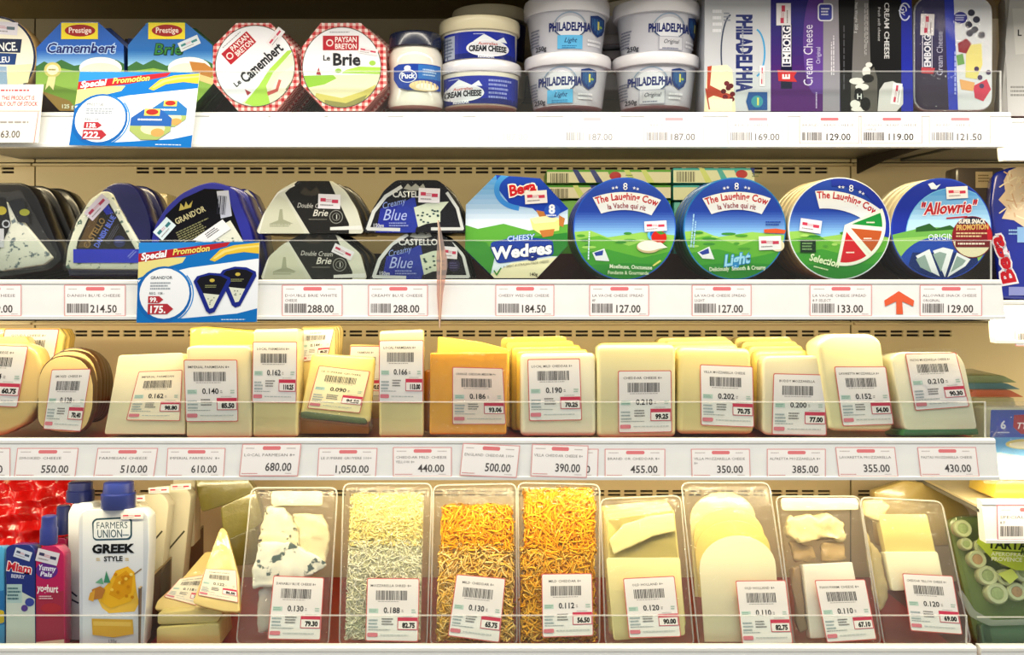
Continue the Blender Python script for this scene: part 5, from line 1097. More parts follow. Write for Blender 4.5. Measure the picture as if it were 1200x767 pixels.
# right of the shelf end: packs of the neighbouring bay
for i, (x0, y0, x1, y1, c, lb) in enumerate(((1128, 440, 1192, 448, '#8c9a6c', 'flat greenish pack topmost of the pile right of the green tray'), (1132, 449, 1196, 456, '#4f7f8c', 'flat teal pack in the pile right of the green tray'), (1136, 457, 1200, 465, '#c9683c', 'flat orange edged pack in the pile right of the green tray'), (1138, 466, 1204, 520, '#b9b68c', 'thick clear and beige pack under the flat pile right of the green tray'))):
    P = Plane((x0+x1)/2, y1, .16-.01*i, 0)
    o = thing('flat_cheese_pack', lb, 'cheese pack', P, 'flat packs in the neighbouring bay'); prism('pack_body', rquad([(x0, y1), (x0+4, y0), (x1-16, y0), (x1, y1)], 2), P, 0, .08, mat(c, .3, coat=.7, bump=.6, vary=.3, bscale=40), o, .0015)
P = Plane(1190, 562, .045, 4)
o = thing('sliced_cheese_pack', 'blue and red sliced cheese pack marked 6 in clear film at the right edge', 'cheese pack', P)
out = rquad([(1158, 562), (1161, 478), (1262, 478), (1262, 562)], 4)
prism('pack_body', out, P, 0, .04, mat('#c7cdb4', .3, coat=.5, vary=.1), o, .003)
a = Art(); a.clip = out; a.rect(1160, 480, 1270, 526, '#2c4fb0'); a.poly([(1188, 486), (1270, 482), (1270, 510), (1196, 508), (1187, 500)], '#b3262e'); a.ell(1176, 498, 9, 9, '#2747b8', 20); a.rect(1160, 512, 1270, 536, '#5aa6dc'); a.ell(1200, 520, 22, 6, '#d9c878', 20); a.ell(1200, 521, 18, 4, '#e8e2c4', 20)
a.poly([(1158, 528), (1200, 534), (1270, 532), (1270, 556), (1158, 552)], '#a9c4cc'); a.clip = None; a.text('6', 1172, 502, 9, '#e9f0fa', .03); a.text('TY', 1190, 502, 7, '#f2e4e4', .02, .3); a.micro(1168, 505, 16, 3, '#cfdff6', 1); a.bake('front_print', P, o, GLOSS(), lift=.0004)
prism('film', rquad([(1150, 566), (1154, 470), (1270, 470), (1270, 566)], 6), P, -.005, -.001, clear(refl=.22, bump=1.0, haze=.04, scale=50), o, .001)
P = Plane(1200, 586, .05, 2)
o = thing('yellow_cheese_pack', 'yellow striped pack lying under the blue and red one at the right edge', 'cheese pack', P); prism('pack_body', rquad([(1164, 584), (1168, 563), (1262, 563), (1262, 584)], 4), P, 0, .06, mat('#d9b94a', .3, coat=.6, vary=.4, bscale=14), o, .002)

# ================================================================== ROW 4: pouches, parmesan wedges, clear packs
# red crinkled bag far left
P = Plane(30, 640, .15, 6)
o = thing('red_cheese_bag', 'shiny crinkled red bag behind the small pouches, lower left', 'bag', P)
bm = bmesh.new(); a0 = P.at(-60, 690); a1 = P.at(84, 562); n, k_ = 34, 26
vs = [[bm.verts.new((a0.x+(a1.x-a0.x)*i/n, .006*math.sin(i*.9+j*.35)+.004*math.sin(j*1.7)+.004*math.sin(i*.4-j*.8)+.012*((i/n-.5)**2+(j/k_-.5)**2)*4, a0.y+(a1.y-a0.y)*j/k_)) for j in range(k_+1)] for i in range(n+1)]
for i in range(n):
    for j in range(k_): bm.faces.new((vs[i][j], vs[i+1][j], vs[i+1][j+1], vs[i][j+1]))
ex = bmesh.ops.extrude_face_region(bm, geom=bm.faces[:]); bmesh.ops.translate(bm, verts=[v for v in ex['geom'] if isinstance(v, bmesh.types.BMVert)], vec=(0, .03, 0))
link('bag_body', bm_mesh('bag', bm), mat('#c0100e', .2, coat=.9, vary=.1, bump=.9, bscale=40), o, 60)
# pouches
def pouch(label, px, Y, out, t, hexc, fill, cap=None, tilt=4, name='yoghurt_pouch', group=None, yb=None):
    P = Plane(px, yb or max(p[1] for p in out), Y, tilt); o = thing(name, label, 'pouch', P, group)
    if Y > .05: out = clampz(out, P, t, Z4)
    prism('pouch_body', rquad(out, 4, 4), P, 0, t, mat(hexc, .25, coat=.5, bump=.3, bscale=18), o, .006, 3, shrink=.96)
    if fill:
        a = Art(); a.clip = rquad([(px+(x-px)*.97, y) for x, y in out], 4, 4); fill(a); a.clip = None; a.bake('front_print', P, o, GLOSS(), lift=.0004)
    if cap:
        cx, y0, y1, w, ch = cap; p0 = P.at(cx, y1); s_ = (D+Y)/D/1000
        prof = [(w*.62*s_, 0), (w*s_, .001), (w*s_, (y1-y0)*s_*.55), (w*.9*s_, (y1-y0)*s_*.6), (w*.86*s_, (y1-y0)*s_*.96), (w*.7*s_, (y1-y0)*s_)]
        c = lathe('cap', prof, mat(ch, .3, coat=.4), o, 32, Matrix.Translation((p0.x, t/2, p0.y)))
    return o
def m_blue(a): a.rect(-60, 630, 20, 770, '#4fa6d8'); a.poly([(-40, 700), (10, 690), (10, 730), (-40, 740)], '#2f78b8'); a.ell(0, 722, 8, 8, '#d9c23a', 16)
pouch('light blue pouch cut off at the left edge of the bottom shelf', -12, .03, [(-34, 762), (-32, 640), (5, 640), (6, 762)], .02, '#4fa6d8', m_blue)
def m_miam(a):
    a.rect(0, 630, 60, 770, '#26347c'); a.poly([(0, 702), (20, 690), (50, 706), (50, 770), (0, 770)], '#c3d0c8'); a.rect(8, 684, 26, 706, '#a9c6c8'); a.clip = None
    a.text('Miam', 8, 667, 9.5, '#f0e6ea', .1, 0, -9, w=29); a.text('Miam', 8, 667, 9.5, '#c3263a', .03, 0, -9, w=29); a.text('BERRY', 13, 676, 4, '#c9d0ee', .02, 0, -6, w=16); a.micro(9, 687, 16, 16, '#3c6470', 4)
    a.ell(35, 705, 5.5, 5, '#3b4a9c', 14); a.ell(29, 712, 4, 4, '#54408c', 12); a.text('70g', 26, 758, 3.6, '#3a4450', .02); stk(a, 27, 649, 20, 11, -18, red='#3b4a6c', body='#c3d0e6')
pouch('navy berry pouch with red script, beside the pink pouch', 24, .022, [(7, 762), (7, 642), (12, 638), (36, 638), (41, 645), (42, 762)], .022, '#26347c', m_miam, None)
def m_pink(a):
    a.rect(40, 630, 80, 770, '#b3245a'); a.poly([(40, 700), (80, 690), (80, 770), (40, 770)], '#9c3048'); a.ell(55, 668, 13, 10, '#5a2c86', 20); a.poly([(40, 752), (80, 748), (80, 770), (40, 770)], '#d9c7b0'); a.ell(60, 712, 12, 6, '#a8323c', 14); a.clip = None
    a.text('Yummy', 45, 667, 6, '#dfe0f6', .03, .1, -6, w=20); a.text('Pals', 47, 674, 5, '#dfe0f6', .03, .1, -6, w=14); a.text('yoghurt', 44, 692, 8, '#f0e6ea', .03, 0, -4, w=24); a.micro(46, 697, 18, 5, '#e6c3cf', 2); stk(a, 56, 652, 26, 15, -14, red='#3b3a5c', body='#d0cfdf')
pouch('pink yoghurt pouch with a navy blue cap in front of another pink pouch', 60, .022, [(42, 762), (42, 650), (48, 640), (66, 639), (75, 648), (76, 762)], .022, '#b3245a', m_pink, (52, 606, 640, 10, '#1d2a78'))
pouch('dark pink pouch with a navy cap standing behind the pink yoghurt pouch', 74, .055, [(58, 760), (58, 640), (64, 630), (76, 630), (78, 640), (78, 760)], .022, '#8a1c48', None, (69, 594, 628, 9, '#141c50'))
def greek(cx, dx, dy, full=True):
    def f(a):
        a.rect(80, 580, 190, 770, '#d9dfe8'); a.rect(80, 580, 97, 770, '#c6cdda'); a.rect(168, 580, 190, 770, '#c3cad6')
        a.poly([(114, 700), (160, 690), (163, 706), (158, 716), (128, 718), (120, 712)], '#eec24c')
        a.clip = None
        a.poly(rquad([(108, 611), (112, 607), (150, 605), (155, 608), (155, 628), (152, 632), (112, 633), (109, 630)], 4), '#2b4a5c'); a.poly(rquad([(110, 612), (113, 609), (150, 607), (153, 610), (153, 627), (150, 630), (113, 631), (110, 629)], 4), '#dde3ea')
        a.text('FARMERS', 113, 619, 7.5, '#2b4a5c', .0, 0, 1, w=37); a.text('UNION', 114, 629.5, 9, '#2b4a5c', .01, 0, 1, w=30); a.micro(144, 625, 8, 3, '#4c6a7c', 1)
        a.text('GREEK', 108, 647.5, 9.5, '#16181c', .05, .05, 1, w=48); a.text('STYLE', 122, 657, 5.5, '#16181c', .03, 0, 1, w=22); a.micro(113, 653, 5, 4, '#b99a3c', 2); a.micro(147, 653, 5, 4, '#b99a3c', 2)
        a.poly([(128, 682), (136, 668), (150, 663), (158, 670), (160, 690), (154, 704), (130, 712), (118, 704), (120, 690)], '#e8b42c'); a.poly([(136, 676), (148, 668), (156, 676), (154, 694), (140, 702), (128, 696)], '#d99a1c')
        for i in range(14): a.ell(random.uniform(130, 156), random.uniform(672, 702), 2.2, 2, random.choice(['#f2cc54', '#c98414', '#f0d878']), 6)
        a.poly([(108, 690), (118, 686), (124, 690), (120, 700), (110, 702)], '#b5793a'); a.poly([(106, 694), (112, 690), (110, 704), (104, 702)], '#d9a23c'); a.poly([(122, 682), (125, 668), (130, 682)], '#3f8a6a'); a.poly([(112, 682), (120, 676), (122, 684)], '#6aa88a'); a.line([(158, 672), (166, 666)], 1.4, '#7d6a5c')
        a.poly([(108, 724), (156, 725), (157, 742), (134, 746), (109, 743)], '#d9a83a'); a.poly([(110, 727), (154, 728), (154, 733), (110, 732)], '#e6bf5c'); a.text('130g', 127, 752, 3.6, '#6a7078', .01)
        stk(a, 155, 604, 26, 7, 2)
    return f
pouch('large white greek yoghurt pouch with honeycomb picture, in front', 134, .022, [(93, 762), (92, 606), (99, 597), (166, 596), (174, 604), (175, 640), (168, 762)], .03, '#d9dfe8', greek(0, 0, 0), (133, 566, 598, 20, '#14205c'))
def g2_(a): a.rect(60, 580, 120, 770, '#cfd6e0'); a.text('GREEK', 74, 650, 8, '#16181c', .05, 0, 80, w=20); a.line([(80, 690), (90, 698)], 2, '#26304a'); a.line([(80, 700), (92, 706)], 2, '#26304a')
pouch('white yoghurt pouch with a navy cap squeezed left of the large front pouch', 90, .058, [(80, 760), (80, 600), (86, 589), (108, 588), (112, 600), (112, 760)], .03, '#cfd6e0', g2_, (88, 566, 590, 16, '#10184a'))
for k in range(3):
    x = (118, 146, 172)[k]; Y = .062+.034*k
    pouch(['white pouch with navy cap just behind the large front pouch', 'second white pouch behind the large front one, leaning right', 'third white pouch behind the large front one'][k], x+22, Y, [(x-6, 745), (x, 600-10*k), (x+8, 590-10*k), (x+44, 588-10*k), (x+52, 600-10*k), (x+40, 700), (x+34, 745)], .028, '#dcd6c0', (lambda a, x=x, k=k: (a.rect(x-10, 540, x+60, 760, '#dcd6c0'), stk(a, x+40, 578-k*4+(6 if k == 0 else 0), 24, 7, 3), a.line([(x+20, 650), (x+44, 622)], 2, '#4c4a3c'))), (x+18, 562, 592, 15, '#141c50') if k == 0 else None)
def gk(a): a.rect(200, 560, 232, 640, '#d9d2b8'); a.clip = None; a.text('EK', 205, 577, 8.5, '#1c1c1a', .05, 0, -2, w=14); a.micro(205, 583, 10, 4, '#5a564a', 1)
pouch('pale pouch at the very back showing the letters EK', 215, .20, [(202, 640), (203, 556), (229, 556), (228, 640)], .03, '#d9d2b8', gk)
# clear divider running back; brown tint puts shade into the plastic
o = thing('shelf_divider', 'clear divider tinted brown for shade, between the white pouches and the parmesan wedges', 'divider', Matrix.Translation((W(163, 0, .02).x, .02, Z4)))
bm = box_bm(bmesh.new(), -.001, .001, 0, .26, 0, Zat(690, .02)-Z4, .0003); link('panel', bm_mesh('d', bm), clear('#a8855a', .06, .0, .06, .10), o)
bm = box_bm(bmesh.new(), -.0014, .0014, 0, .26, Zat(690, .02)-Z4, Zat(690, .02)-Z4+.0014, .0003); link('panel_edge', bm_mesh('d', bm), mat('#8a7650', .3), o)
# olive packs in the back
for i, (pts, c, lb) in enumerate((([(236, 600), (228, 560), (288, 556), (300, 576), (262, 592)], '#7d7434', 'olive wrapped pack high at the back left of the blue cheese tray'), ([(262, 630), (258, 594), (300, 574), (308, 610), (286, 632)], '#8d8440', 'olive wrapped pack leaning at the back, under the topmost one'), ([(266, 664), (262, 634), (300, 618), (306, 660)], '#6d6430', 'dim olive pack lowest of the three at the back'))):
    P = Plane(270, pts[0][1], .17-.022*i, 8); o = thing('wrapped_cheese_piece', lb, 'cheese', P); prism('pack_body', rquad(pts, 4), P, 0, .02, mat(c, .3, coat=.8, vary=.3, bump=.8, bscale=40), o, .003)
# parmesan wedges
PW = cheese('#e6cf88', '#d9bf72', 50, .3, .8)
def wedge(label, P, out, t, m=PW, wq=None, wt='', pr=''):
    o = thing('parmesan_wedge', label, 'cheese', P, 'parmesan wedges'); prism('cheese', rquad(out, 3, 3), P, 0, t, m, o, .0025, 2, .97)
    if wq: weigh(o, P, wq, wt, 'PARMESAN CHEESE', pr, .001, paper='#efe6cf')
    return o
PB = cheese('#dccb86', '#cdbb72', 50, .3, .8)
P = Plane(222, 756, .03, 3); wedge('lowest parmesan block of the pile, lying flat', P, [(183, 757), (183, 735), (256, 730), (259, 757)], .06, PB)
P = Plane(222, 734, .034, 3); wedge('middle parmesan block of the pile, under the two ticketed wedges', P, [(184, 732), (184, 718), (250, 712), (262, 716), (254, 730)], .06, PB)
P = Plane(215, 714, .050, 38); wedge('parmesan wedge lying left under the other one, ticket partly hidden', P, [(180, 714), (184, 703), (214, 676), (240, 646), (250, 645), (262, 700), (250, 718)], .02, PW, [(211, 678), (245, 672), (240, 712), (192, 699)], '0.118', '72.10')
P = Plane(252, 716, .022, 34); wedge('steep parmesan wedge on top of the pile with the 0.122 ticket', P, [(225, 706), (228, 698), (256, 622), (260, 616), (266, 622), (280, 675), (281, 717), (262, 716), (240, 711)], .014, PW, [(241, 666), (277, 668), (279.5, 706), (232, 697)], '0.122', '86.50')
# ------------------------------------------------------------------ clear packs
REGION_TILT = 17
TRAY = lambda: clear(refl=.16, bump=.35, haze=.035, scale=26)
LIDF = lambda: clear(refl=.28, bump=.8, haze=.012, scale=34)
def pack(label, q, tilt=REGION_TILT, Y=.022, yaw=0, t=.026, rnd=9):
    cx = (q[2][0]+q[3][0])/2; P = Plane(cx, max(q[2][1], q[3][1]), Y, tilt, yaw)
    o = thing('clear_cheese_pack', label, 'cheese pack', P, 'clear cheese packs on the bottom shelf')
    out = rquad(q, rnd, 6); prism('tray', out, P, .004, t, TRAY(), o, .003, 2, .90)
    c = ((q[0][0]+q[2][0])/2, (q[0][1]+q[2][1])/2); ins = lambda f: rquad([(c[0]+(x-c[0])*f, c[1]+(y-c[1])*(1-(1-f)*.5)) for x, y in q], rnd, 6)
    prism('lid', ins(.97), P, -.006, .003, LIDF(), o, .004, 3)
    q2 = [P.at(*p) for p in rquad(q, rnd, 6)]; tube('rim', [(p.x, .0035, p.y) for p in q2]+[(q2[0].x, .0035, q2[0].y)], .0011, clear(refl=.25, haze=.35), o)
    return o, P
def strands(o, P, poly, n, cols, r=.0008, L=(.010, .022), depth=.012, name='shredded_cheese', layers=(-.002, .012), maxang=math.pi, seed=1):
    """heap of curled cheese shreds"""
    g = np.random.default_rng(seed); U = P.uv(poly); lo, hi = U.min(0), U.max(0)
    pts = []
    pl = [tuple(x) for x in U]
    def inside(x, y):
        c = False; j = len(pl)-1
        for i in range(len(pl)):
            if (pl[i][1] > y) != (pl[j][1] > y) and x < (pl[j][0]-pl[i][0])*(y-pl[i][1])/(pl[j][1]-pl[i][1])+pl[i][0]: c = not c
            j = i
        return c
    while len(pts) < n:
        x, y = g.uniform(lo[0], hi[0]), g.uniform(lo[1], hi[1])
        if inside(x, y): pts.append((x, y))
    S = 5; V = np.zeros((n, S, 3, 3)); 
    for i, (x, y) in enumerate(pts):
        th = g.uniform(-maxang, maxang); k = g.uniform(-90, 90); l = g.uniform(*L); z = g.uniform(layers[0], layers[1]); dz = g.uniform(-.3, .3)
        px, pz, py = x, y, z; 
        for s in range(S):
            d = np.array([math.cos(th), dz, math.sin(th)]); nrm = np.array([-math.sin(th), 0, math.cos(th)]); b = np.array([0, 1.0, 0])
            rr = r*g.uniform(.8, 1.1)*(.6 if s in (0, S-1) else 1)
            for k3 in range(3): a_ = 2*math.pi*k3/3; V[i, s, k3] = np.array([px, py, pz])+(nrm*math.cos(a_)+b*math.sin(a_))*rr
            if not (lo[0] < px+d[0]*l/(S-1) < hi[0] and lo[1] < pz+d[2]*l/(S-1) < hi[1]): th += 2.4; d = np.array([math.cos(th), dz, math.sin(th)])
            px += d[0]*l/(S-1); pz += d[2]*l/(S-1); py = min(max(py+dz*l/(S-1), layers[0]-.001), layers[1]+.004); th += k*l/(S-1)
    F = []
    for s in range(S-1):
        for k3 in range(3): F.append((s*3+k3, s*3+(k3+1) % 3, (s+1)*3+(k3+1) % 3, (s+1)*3+k3))
    F = np.array(F); A = (F[None]+(np.arange(n)*S*3)[:, None, None]).reshape(-1, 4)
    me = bpy.data.meshes.new(name); me.vertices.add(n*S*3); me.vertices.foreach_set('co', V.astype(np.float32).ravel())
    me.loops.add(A.size); me.loops.foreach_set('vertex_index', A.astype(np.int32).ravel()); me.polygons.add(len(A)); me.polygons.foreach_set('loop_start', np.arange(0, A.size, 4, dtype=np.int32))
    me.update(calc_edges=True)
    at = me.color_attributes.new('Col', 'FLOAT_COLOR', 'CORNER'); C = np.array([lin(c) for c in cols]); ci = g.integers(0, len(cols), n); cc = np.ones((len(A)*4, 4), np.float32); cc[:, :3] = np.repeat(C[ci], (S-1)*3*4, axis=0); at.data.foreach_set('color', cc.ravel())
    x = link(name, me, printmat(.45, .15), o, 0); me.polygons.foreach_set('use_smooth', [True]*len(me.polygons)); x['kind'] = 'stuff'; return x
def lump(name, o, P, out, y0, y1, m, bevel=.003, noise=.0015, seed=0, cuts=2):
    q = [tuple(x) for x in P.uv(out)]; bm = prism_bm(q, y0, y1, bevel, 2, shrink=.95)
    bmesh.ops.triangulate(bm, faces=bm.faces[:]); bmesh.ops.subdivide_edges(bm, edges=[e for e in bm.edges if e.calc_length() > .006], cuts=cuts, use_grid_fill=True)
    bmesh.ops.triangulate(bm, faces=bm.faces[:]); bmesh.ops.subdivide_edges(bm, edges=[e for e in bm.edges if e.calc_length() > .005], cuts=1)
    from mathutils import noise as nz
    for v in bm.verts:
        d = nz.noise_vector(v.co*90+Vector((seed*9, 0, 0)))*noise+nz.noise_vector(v.co*280)*noise*.5; v.co += d
    return link(name, bm_mesh(name, bm), m, o, 75)
# T1 blue cheese
o, P = pack('clear pack holding crumbly blue cheese chunks, leftmost of the clear packs', [(294, 571), (395, 571), (384, 757), (276, 755)])
BC = cheese('#eceada', '#d8dccb', 60, .1, .2, '#4d5f5e', .57, 75, wrap=0)
lump('cheese_or_shade_chunk', o, P, [(311, 594), (330, 590), (345, 612), (352, 640), (300, 642), (304, 620)], .004, .018, cheese('#ece6c6', '#ddd6b0', 60, .1, .2, '#33332a', .60, 110, wrap=0), noise=.0028, seed=1)
lump('cheese_or_shade_chunk', o, P, [(342, 600), (378, 602), (386, 630), (378, 662), (352, 646), (346, 620)], .008, .018, cheese('#e6dcb8', '#d9cda2', 60, .1, .2, wrap=0), noise=.0035, seed=2)
lump('cheese_or_shade_chunk', o, P, [(303, 636), (340, 634), (376, 654), (383, 662), (366, 674), (330, 686), (295, 690), (296, 670)], -.002, .018, BC, noise=.0028, seed=3)
lump('cheese_or_shade_chunk', o, P, [(300, 690), (320, 684), (322, 740), (300, 742)], .006, .016, cheese('#d9d2c0', '#c9bfae', 60, .1, .2, wrap=0), noise=.0035, seed=4)
prism('back_label', rrect(318, 575, 378, 592, 4), P, -.001, .0, mat('#e6d6a6', .5), o, .0003)
weigh(o, P, [(322, 673.6), (381, 676), (376.6, 749), (315, 748)], '0.130', 'DANABLU BLUE CHEESE 8+', '79.30', .0075)
# T2 white shredded
o, P = pack('clear pack of finely shredded white cheese, tinted yellow above for warm light', [(402, 566), (506, 566), (500, 757), (397, 757)])
prism('cheese_mass', rquad([(412, 580), (496, 578), (492, 750), (406, 750)], 6), P, .002, .02, mat('#f0ecc8', .6), o, .003)
strands(o, P, [(412, 579), (496, 577), (494, 640), (408, 640)], 2000, ['#f4e8a6', '#f0e298', '#f8f0b8', '#ecdc8e'], .0008, (.005, .013), layers=(-.001, .004), seed=3)  # upper shreds yellower: warm shelf light put into the colour
strands(o, P, [(408, 632), (495, 632), (490, 750), (404, 750)], 3400, ['#f2f0d4', '#ecebc8', '#f8f6e0', '#e6e6c2'], .0008, (.005, .013), layers=(-.001, .004), seed=4)  # lower shreds whiter: cool store light put into the colour
weigh(o, P, [(431, 676.5), (492, 677), (490.6, 751), (429, 750)], '0.188', 'MOZZARELLA SHRED 8+', '82.75', .0075)
# T3, T4 orange shredded; cool light put into the paler lower shreds
OR = ['#fcb818', '#f8aa10', '#ffc634', '#f4a00c', '#ffbe24']; OR_COOL_LIT = ['#f8d070', '#f6c85c', '#fcde92', '#f2c050', '#f8d480']
o, P = pack('clear pack of orange shredded cheese, lower half coloured paler for cool light', [(508, 568), (605, 566), (606, 756), (504, 756)])
prism('cheese_mass', rquad([(518, 596), (600, 594), (600, 750), (512, 750)], 6), P, .004, .02, mat('#f6bc3c', .6), o, .003)
strands(o, P, [(520, 592), (600, 590), (602, 645), (516, 645)], 1100, OR, .0012, (.010, .022), layers=(-.001, .006), seed=5)
strands(o, P, [(516, 636), (602, 636), (601, 752), (511, 752)], 2000, OR_COOL_LIT, .0012, (.010, .022), layers=(-.001, .006), seed=6)  # paler than above, cool store light painted into the shreds
weigh(o, P, [(535, 672), (592.4, 677), (585, 752), (525, 744)], '0.130', 'MILD CHEDDAR 8+', '65.75', .0075)
o, P = pack('clear pack of deep orange shredded cheese filled to its top', [(607, 565), (703, 567), (703, 756), (609, 757)])
prism('cheese_mass', rquad([(616, 580), (697, 580), (698, 750), (614, 750)], 6), P, .004, .02, mat('#f4b028', .6), o, .003)
strands(o, P, [(613, 573), (697, 571), (697, 650), (614, 650)], 1500, OR, .0012, (.010, .024), layers=(-.001, .006), seed=7)
strands(o, P, [(614, 640), (697, 640), (698, 752), (610, 752)], 1900, ['#f4bc38', '#f0b02c', '#f4c858', '#e8a628'], .0012, (.010, .024), layers=(-.001, .006), seed=8)  # lower shreds coloured paler for the cool store light
weigh(o, P, [(634, 671.6), (693, 671), (694.6, 744), (635, 746)], '0.112', 'MILD CHEDDAR 8+', '56.50', .0075)
# T5 square slices
def sl(o, P, out, y, m, t=.0026, r=4): return prism('cheese_slice', rquad(out, r, 4), P, y, y+t, m, o, .0008)
o, P = pack('clear pack of square pale yellow slices, one folded over', [(704, 584), (798, 580), (814, 757), (710, 757)])
S5 = cheese('#eedf8c', '#e9d87e', 12, .3, .7); S5b = cheese('#eee4a4', '#e9de98', 12, .3, .7)
for k in range(4): sl(o, P, [(706+k*2, 592+k*5), (785+k*2, 584+k*4), (799+k*2, 740-k*2), (716, 745-k*2)], .016-k*.004, S5)
lump('folded_slice', o, P, [(713, 632), (730, 614), (760, 604), (789, 600), (792, 622), (765, 628), (740, 640), (718, 650)], -.003, .002, S5b, .0018, .0008, 3)
sl(o, P, [(710, 653), (797, 653), (803, 744), (719, 750)], -.001, S5b, .004)
weigh(o, P, [(729, 677), (789, 674), (796.7, 745), (736, 746.6)], '0.120', 'OLD HOLLAND 8+', '90.00', .0075)
# T6 round-topped slices
o, P = pack('clear pack of round-topped pale slices fanned one over another', [(799, 565), (902, 565), (931, 757), (820, 758)])
arch = lambda x0, x1, yt, yb, r=.42, sh=0: [(x0+sh, yb)]+[(x0+(x1-x0)/2-(x1-x0)/2*math.cos(math.radians(a_)), yt+(x1-x0)*r*(1-math.sin(math.radians(a_)))) for a_ in range(0, 181, 12)]+[(x1+sh, yb)]
for k, (x0, x1, yt, c) in enumerate(((812, 890, 575, ('#efe2a0', '#eadb92')), (815, 899, 594, ('#ecd478', '#e6cd6c')), (816, 905, 609, ('#ead070', '#e4c964')), (820, 910, 627, ('#e8e3c0', '#e3dcb4')))):  # rear slices more golden, colour standing in for shaded slice edges
    prism('cheese_slice', arch(x0, x1, yt, 700 if k < 3 else 752, sh=6), P, .016-k*.005, .0188-k*.005, cheese(c[0], c[1], 12, .3, .7), o, .0009)
weigh(o, P, [(860, 679.6), (918.6, 679), (927, 753), (868, 754)], '0.110', 'OLD HOLLAND 8+', '82.75', .0075)
# T7
o, P = pack('clear pack with crumpled creamy pieces above a white slab', [(910, 581), (1008, 581), (1034, 755), (932, 757)])
prism('white_insert', rquad([(914, 583), (1004, 583), (1006, 597), (916, 598)], 5), P, -.002, .0, mat('#f0e6bc', .4, coat=.5), o, .0005)
M7 = cheese('#efe0ae', '#e6d292', 40, .3, .7)
lump('cheese_or_shade_chunk', o, P, [(922, 606), (945, 601), (975, 603), (990, 612), (992, 634), (968, 630), (940, 636), (924, 628)], .0, .016, M7, noise=.004, seed=6)
lump('cheese_or_shade_chunk', o, P, [(926, 634), (955, 640), (960, 654), (935, 658)], .006, .016, cheese('#b99a62', '#a88850', 40, .3, .7), noise=.003, seed=7)  # brown lump painted for the shadow below the clump
lump('cheese_or_shade_chunk', o, P, [(964, 634), (992, 636), (996, 656), (966, 656)], .006, .016, cheese('#c7aa72', '#b59458', 40, .3, .7), noise=.003, seed=8)  # brown lump painted for shadow, right side
prism('cheese_slab', rquad([(941, 661), (999, 658), (1016, 745), (950, 748)], 2), P, 0, .016, cheese('#f0ecdc', '#eae4d0', 12, .3, .6), o, .002)
lump('cheese_or_shade_chunk', o, P, [(928, 664), (940, 662), (948, 740), (938, 742)], .004, .016, cheese('#a88a60', '#96784c', 40, .3, .7), noise=.003, seed=9)  # dark brown lump painted for shadow beside the slab
weigh(o, P, [(952, 679), (1011, 678), (1024.5, 748), (966.5, 752)], '0.110', 'PIAVI PARM CHEESE 8+', '67.10', .0075)
# T8
o, P = pack('clear pack with a smooth cream slab and a broken corner piece, rightmost ticketed pack', [(1009, 582), (1105, 587), (1140, 755), (1038, 757)])
prism('cheese_slab', rquad([(1031, 602), (1088, 602), (1099, 648), (1040, 648)], 3), P, .004, .018, cheese('#efe092', '#ead988', 12, .3, .6), o, .002)  # upper half coloured yellower for the warm shelf light
prism('cheese_slab', rquad([(1037, 646), (1099, 646), (1108, 690), (1046, 692)], 3), P, .0, .018, cheese('#f0eccc', '#ebe5c0', 12, .3, .6), o, .002)  # lower half coloured whiter for the cool store light
lump('cheese_or_shade_chunk', o, P, [(1012, 586), (1034, 583), (1046, 592), (1034, 612), (1014, 604)], .004, .016, M7, noise=.002, seed=11)
lump('cheese_or_shade_chunk', o, P, [(1018, 622), (1036, 650), (1044, 700), (1036, 720), (1026, 690)], .006, .016, cheese('#cdbb86', '#b9a66c', 40, .3, .7), noise=.003, seed=12)
weigh(o, P, [(1054, 671), (1113, 674), (1124.5, 742.5), (1064, 738)], '0.120', 'CHEDDAR YELLOW CHEESE 8+', '69.00', .0075)
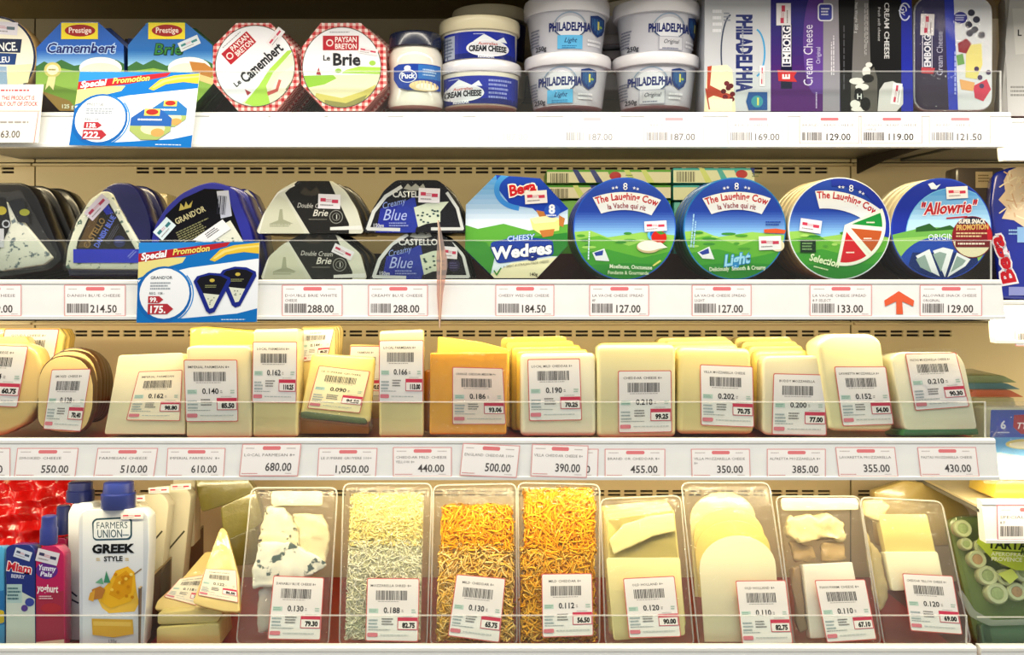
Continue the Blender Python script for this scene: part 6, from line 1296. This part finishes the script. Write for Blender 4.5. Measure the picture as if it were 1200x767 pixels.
# round green appetizer tray, right
P = Plane(1180, 757, .03, 20, -10)
o = thing('appetizer_tray', 'green tray of small stuffed cheese rolls under a clear lid at the lower right', 'cheese tray', P)
q = [(1110, 604), (1262, 600), (1268, 756), (1150, 757)]
prism('tray_base', rquad([(1112, 604), (1262, 600), (1268, 757), (1148, 757)], 16, 7), P, .012, .034, mat('#7d8f52', .3, coat=.6, vary=.3, bscale=20), o, .004)
prism('tray_front', rquad([(1146, 730), (1268, 726), (1268, 757), (1150, 757)], 6), P, -.006, .012, mat('#5c7a62', .25, coat=.6), o, .003)
a = Art(); a.poly([(1141, 636), (1146, 624), (1160, 622), (1262, 640), (1262, 672), (1186, 668), (1160, 656)], '#b9cf4a'); a.poly([(1166, 672), (1182, 666), (1190, 676), (1180, 684)], '#c9d96a')
a.text('TARTARE', 1154, 642, 10, '#2c3c22', .04, .0, -3, w=62); a.line([(1160, 645), (1215, 649)], 1.2, '#3c5a2c'); a.text('APEROFRAIS', 1158, 651, 4, '#eef4d8', .01, 0, -2, w=40); a.text('PROVENCE', 1158, 657, 4.5, '#eef4d8', .02, 0, -2, w=36); a.text('he', 1192, 650, 7, '#2c3c22', .03, .2)
a.bake('label', P, o, GLOSS(), lift=.0105)
for x, y, r, kind in ((1128, 619, 10, 0), (1132, 637, 7, 0), (1145, 655, 10, 1), (1157, 674, 11, 0), (1168, 695, 12, 0), (1191, 693, 10, 1), (1178, 676, 9, 2), (1200, 670, 11, 0), (1182, 655, 9, 1), (1210, 690, 11, 0), (1150, 640, 8, 0), (1202, 650, 9, 0)):
    p = P.at(x, y); s_ = .00106; Rm = Matrix.Translation((p.x, .004, p.y)) @ Matrix.Rotation(math.radians(90), 4, 'X')
    c = lathe('cheese_roll', [(r*s_, -.008), (r*s_*1.04, .002), (r*s_, .006), (r*s_*.9, .0075), (r*s_*.62, .0070), (r*s_*.55, .0050)], cheese('#f4f1dc', '#ece6c8', 60, .1, .4), o, 20, Rm)
    f = lathe('filling', [(r*s_*.6, .004), (r*s_*.56, .0062), (r*s_*.3, .0068), (r*s_*.05, .0070)], mat(('#c3cba0', '#dda88c', '#8d8a62')[kind], .6, vary=.4, bscale=300), c, 14)
prism('clear_lid', rquad(q, 18, 7), P, -.0085, -.006, clear('#f4f9f0', .15, .5, .06, .02), o, .001)
prism('lid_rim', rquad([(1124, 690), (1140, 715), (1160, 726), (1268, 722), (1268, 730), (1156, 733), (1134, 722), (1120, 695)], 4), P, -.009, -.004, clear('#dce8c8', .3, .5, .1, .25), o, .001)
# olive crumpled bag seen behind the packs on the right
P = Plane(1090, 640, .16, 10)
o = thing('wrapped_cheese_piece', 'creased yellowish bag leaning behind the rightmost clear packs', 'cheese', P)
prism('pack_body', rquad([(1030, 640), (1024, 574), (1060, 562), (1110, 568), (1138, 600), (1136, 640)], 5), P, 0, .02, mat('#c9b06c', .3, coat=.8, vary=.25, bump=1, bscale=25), o, .006)
bpy.data.objects.remove(_fob)
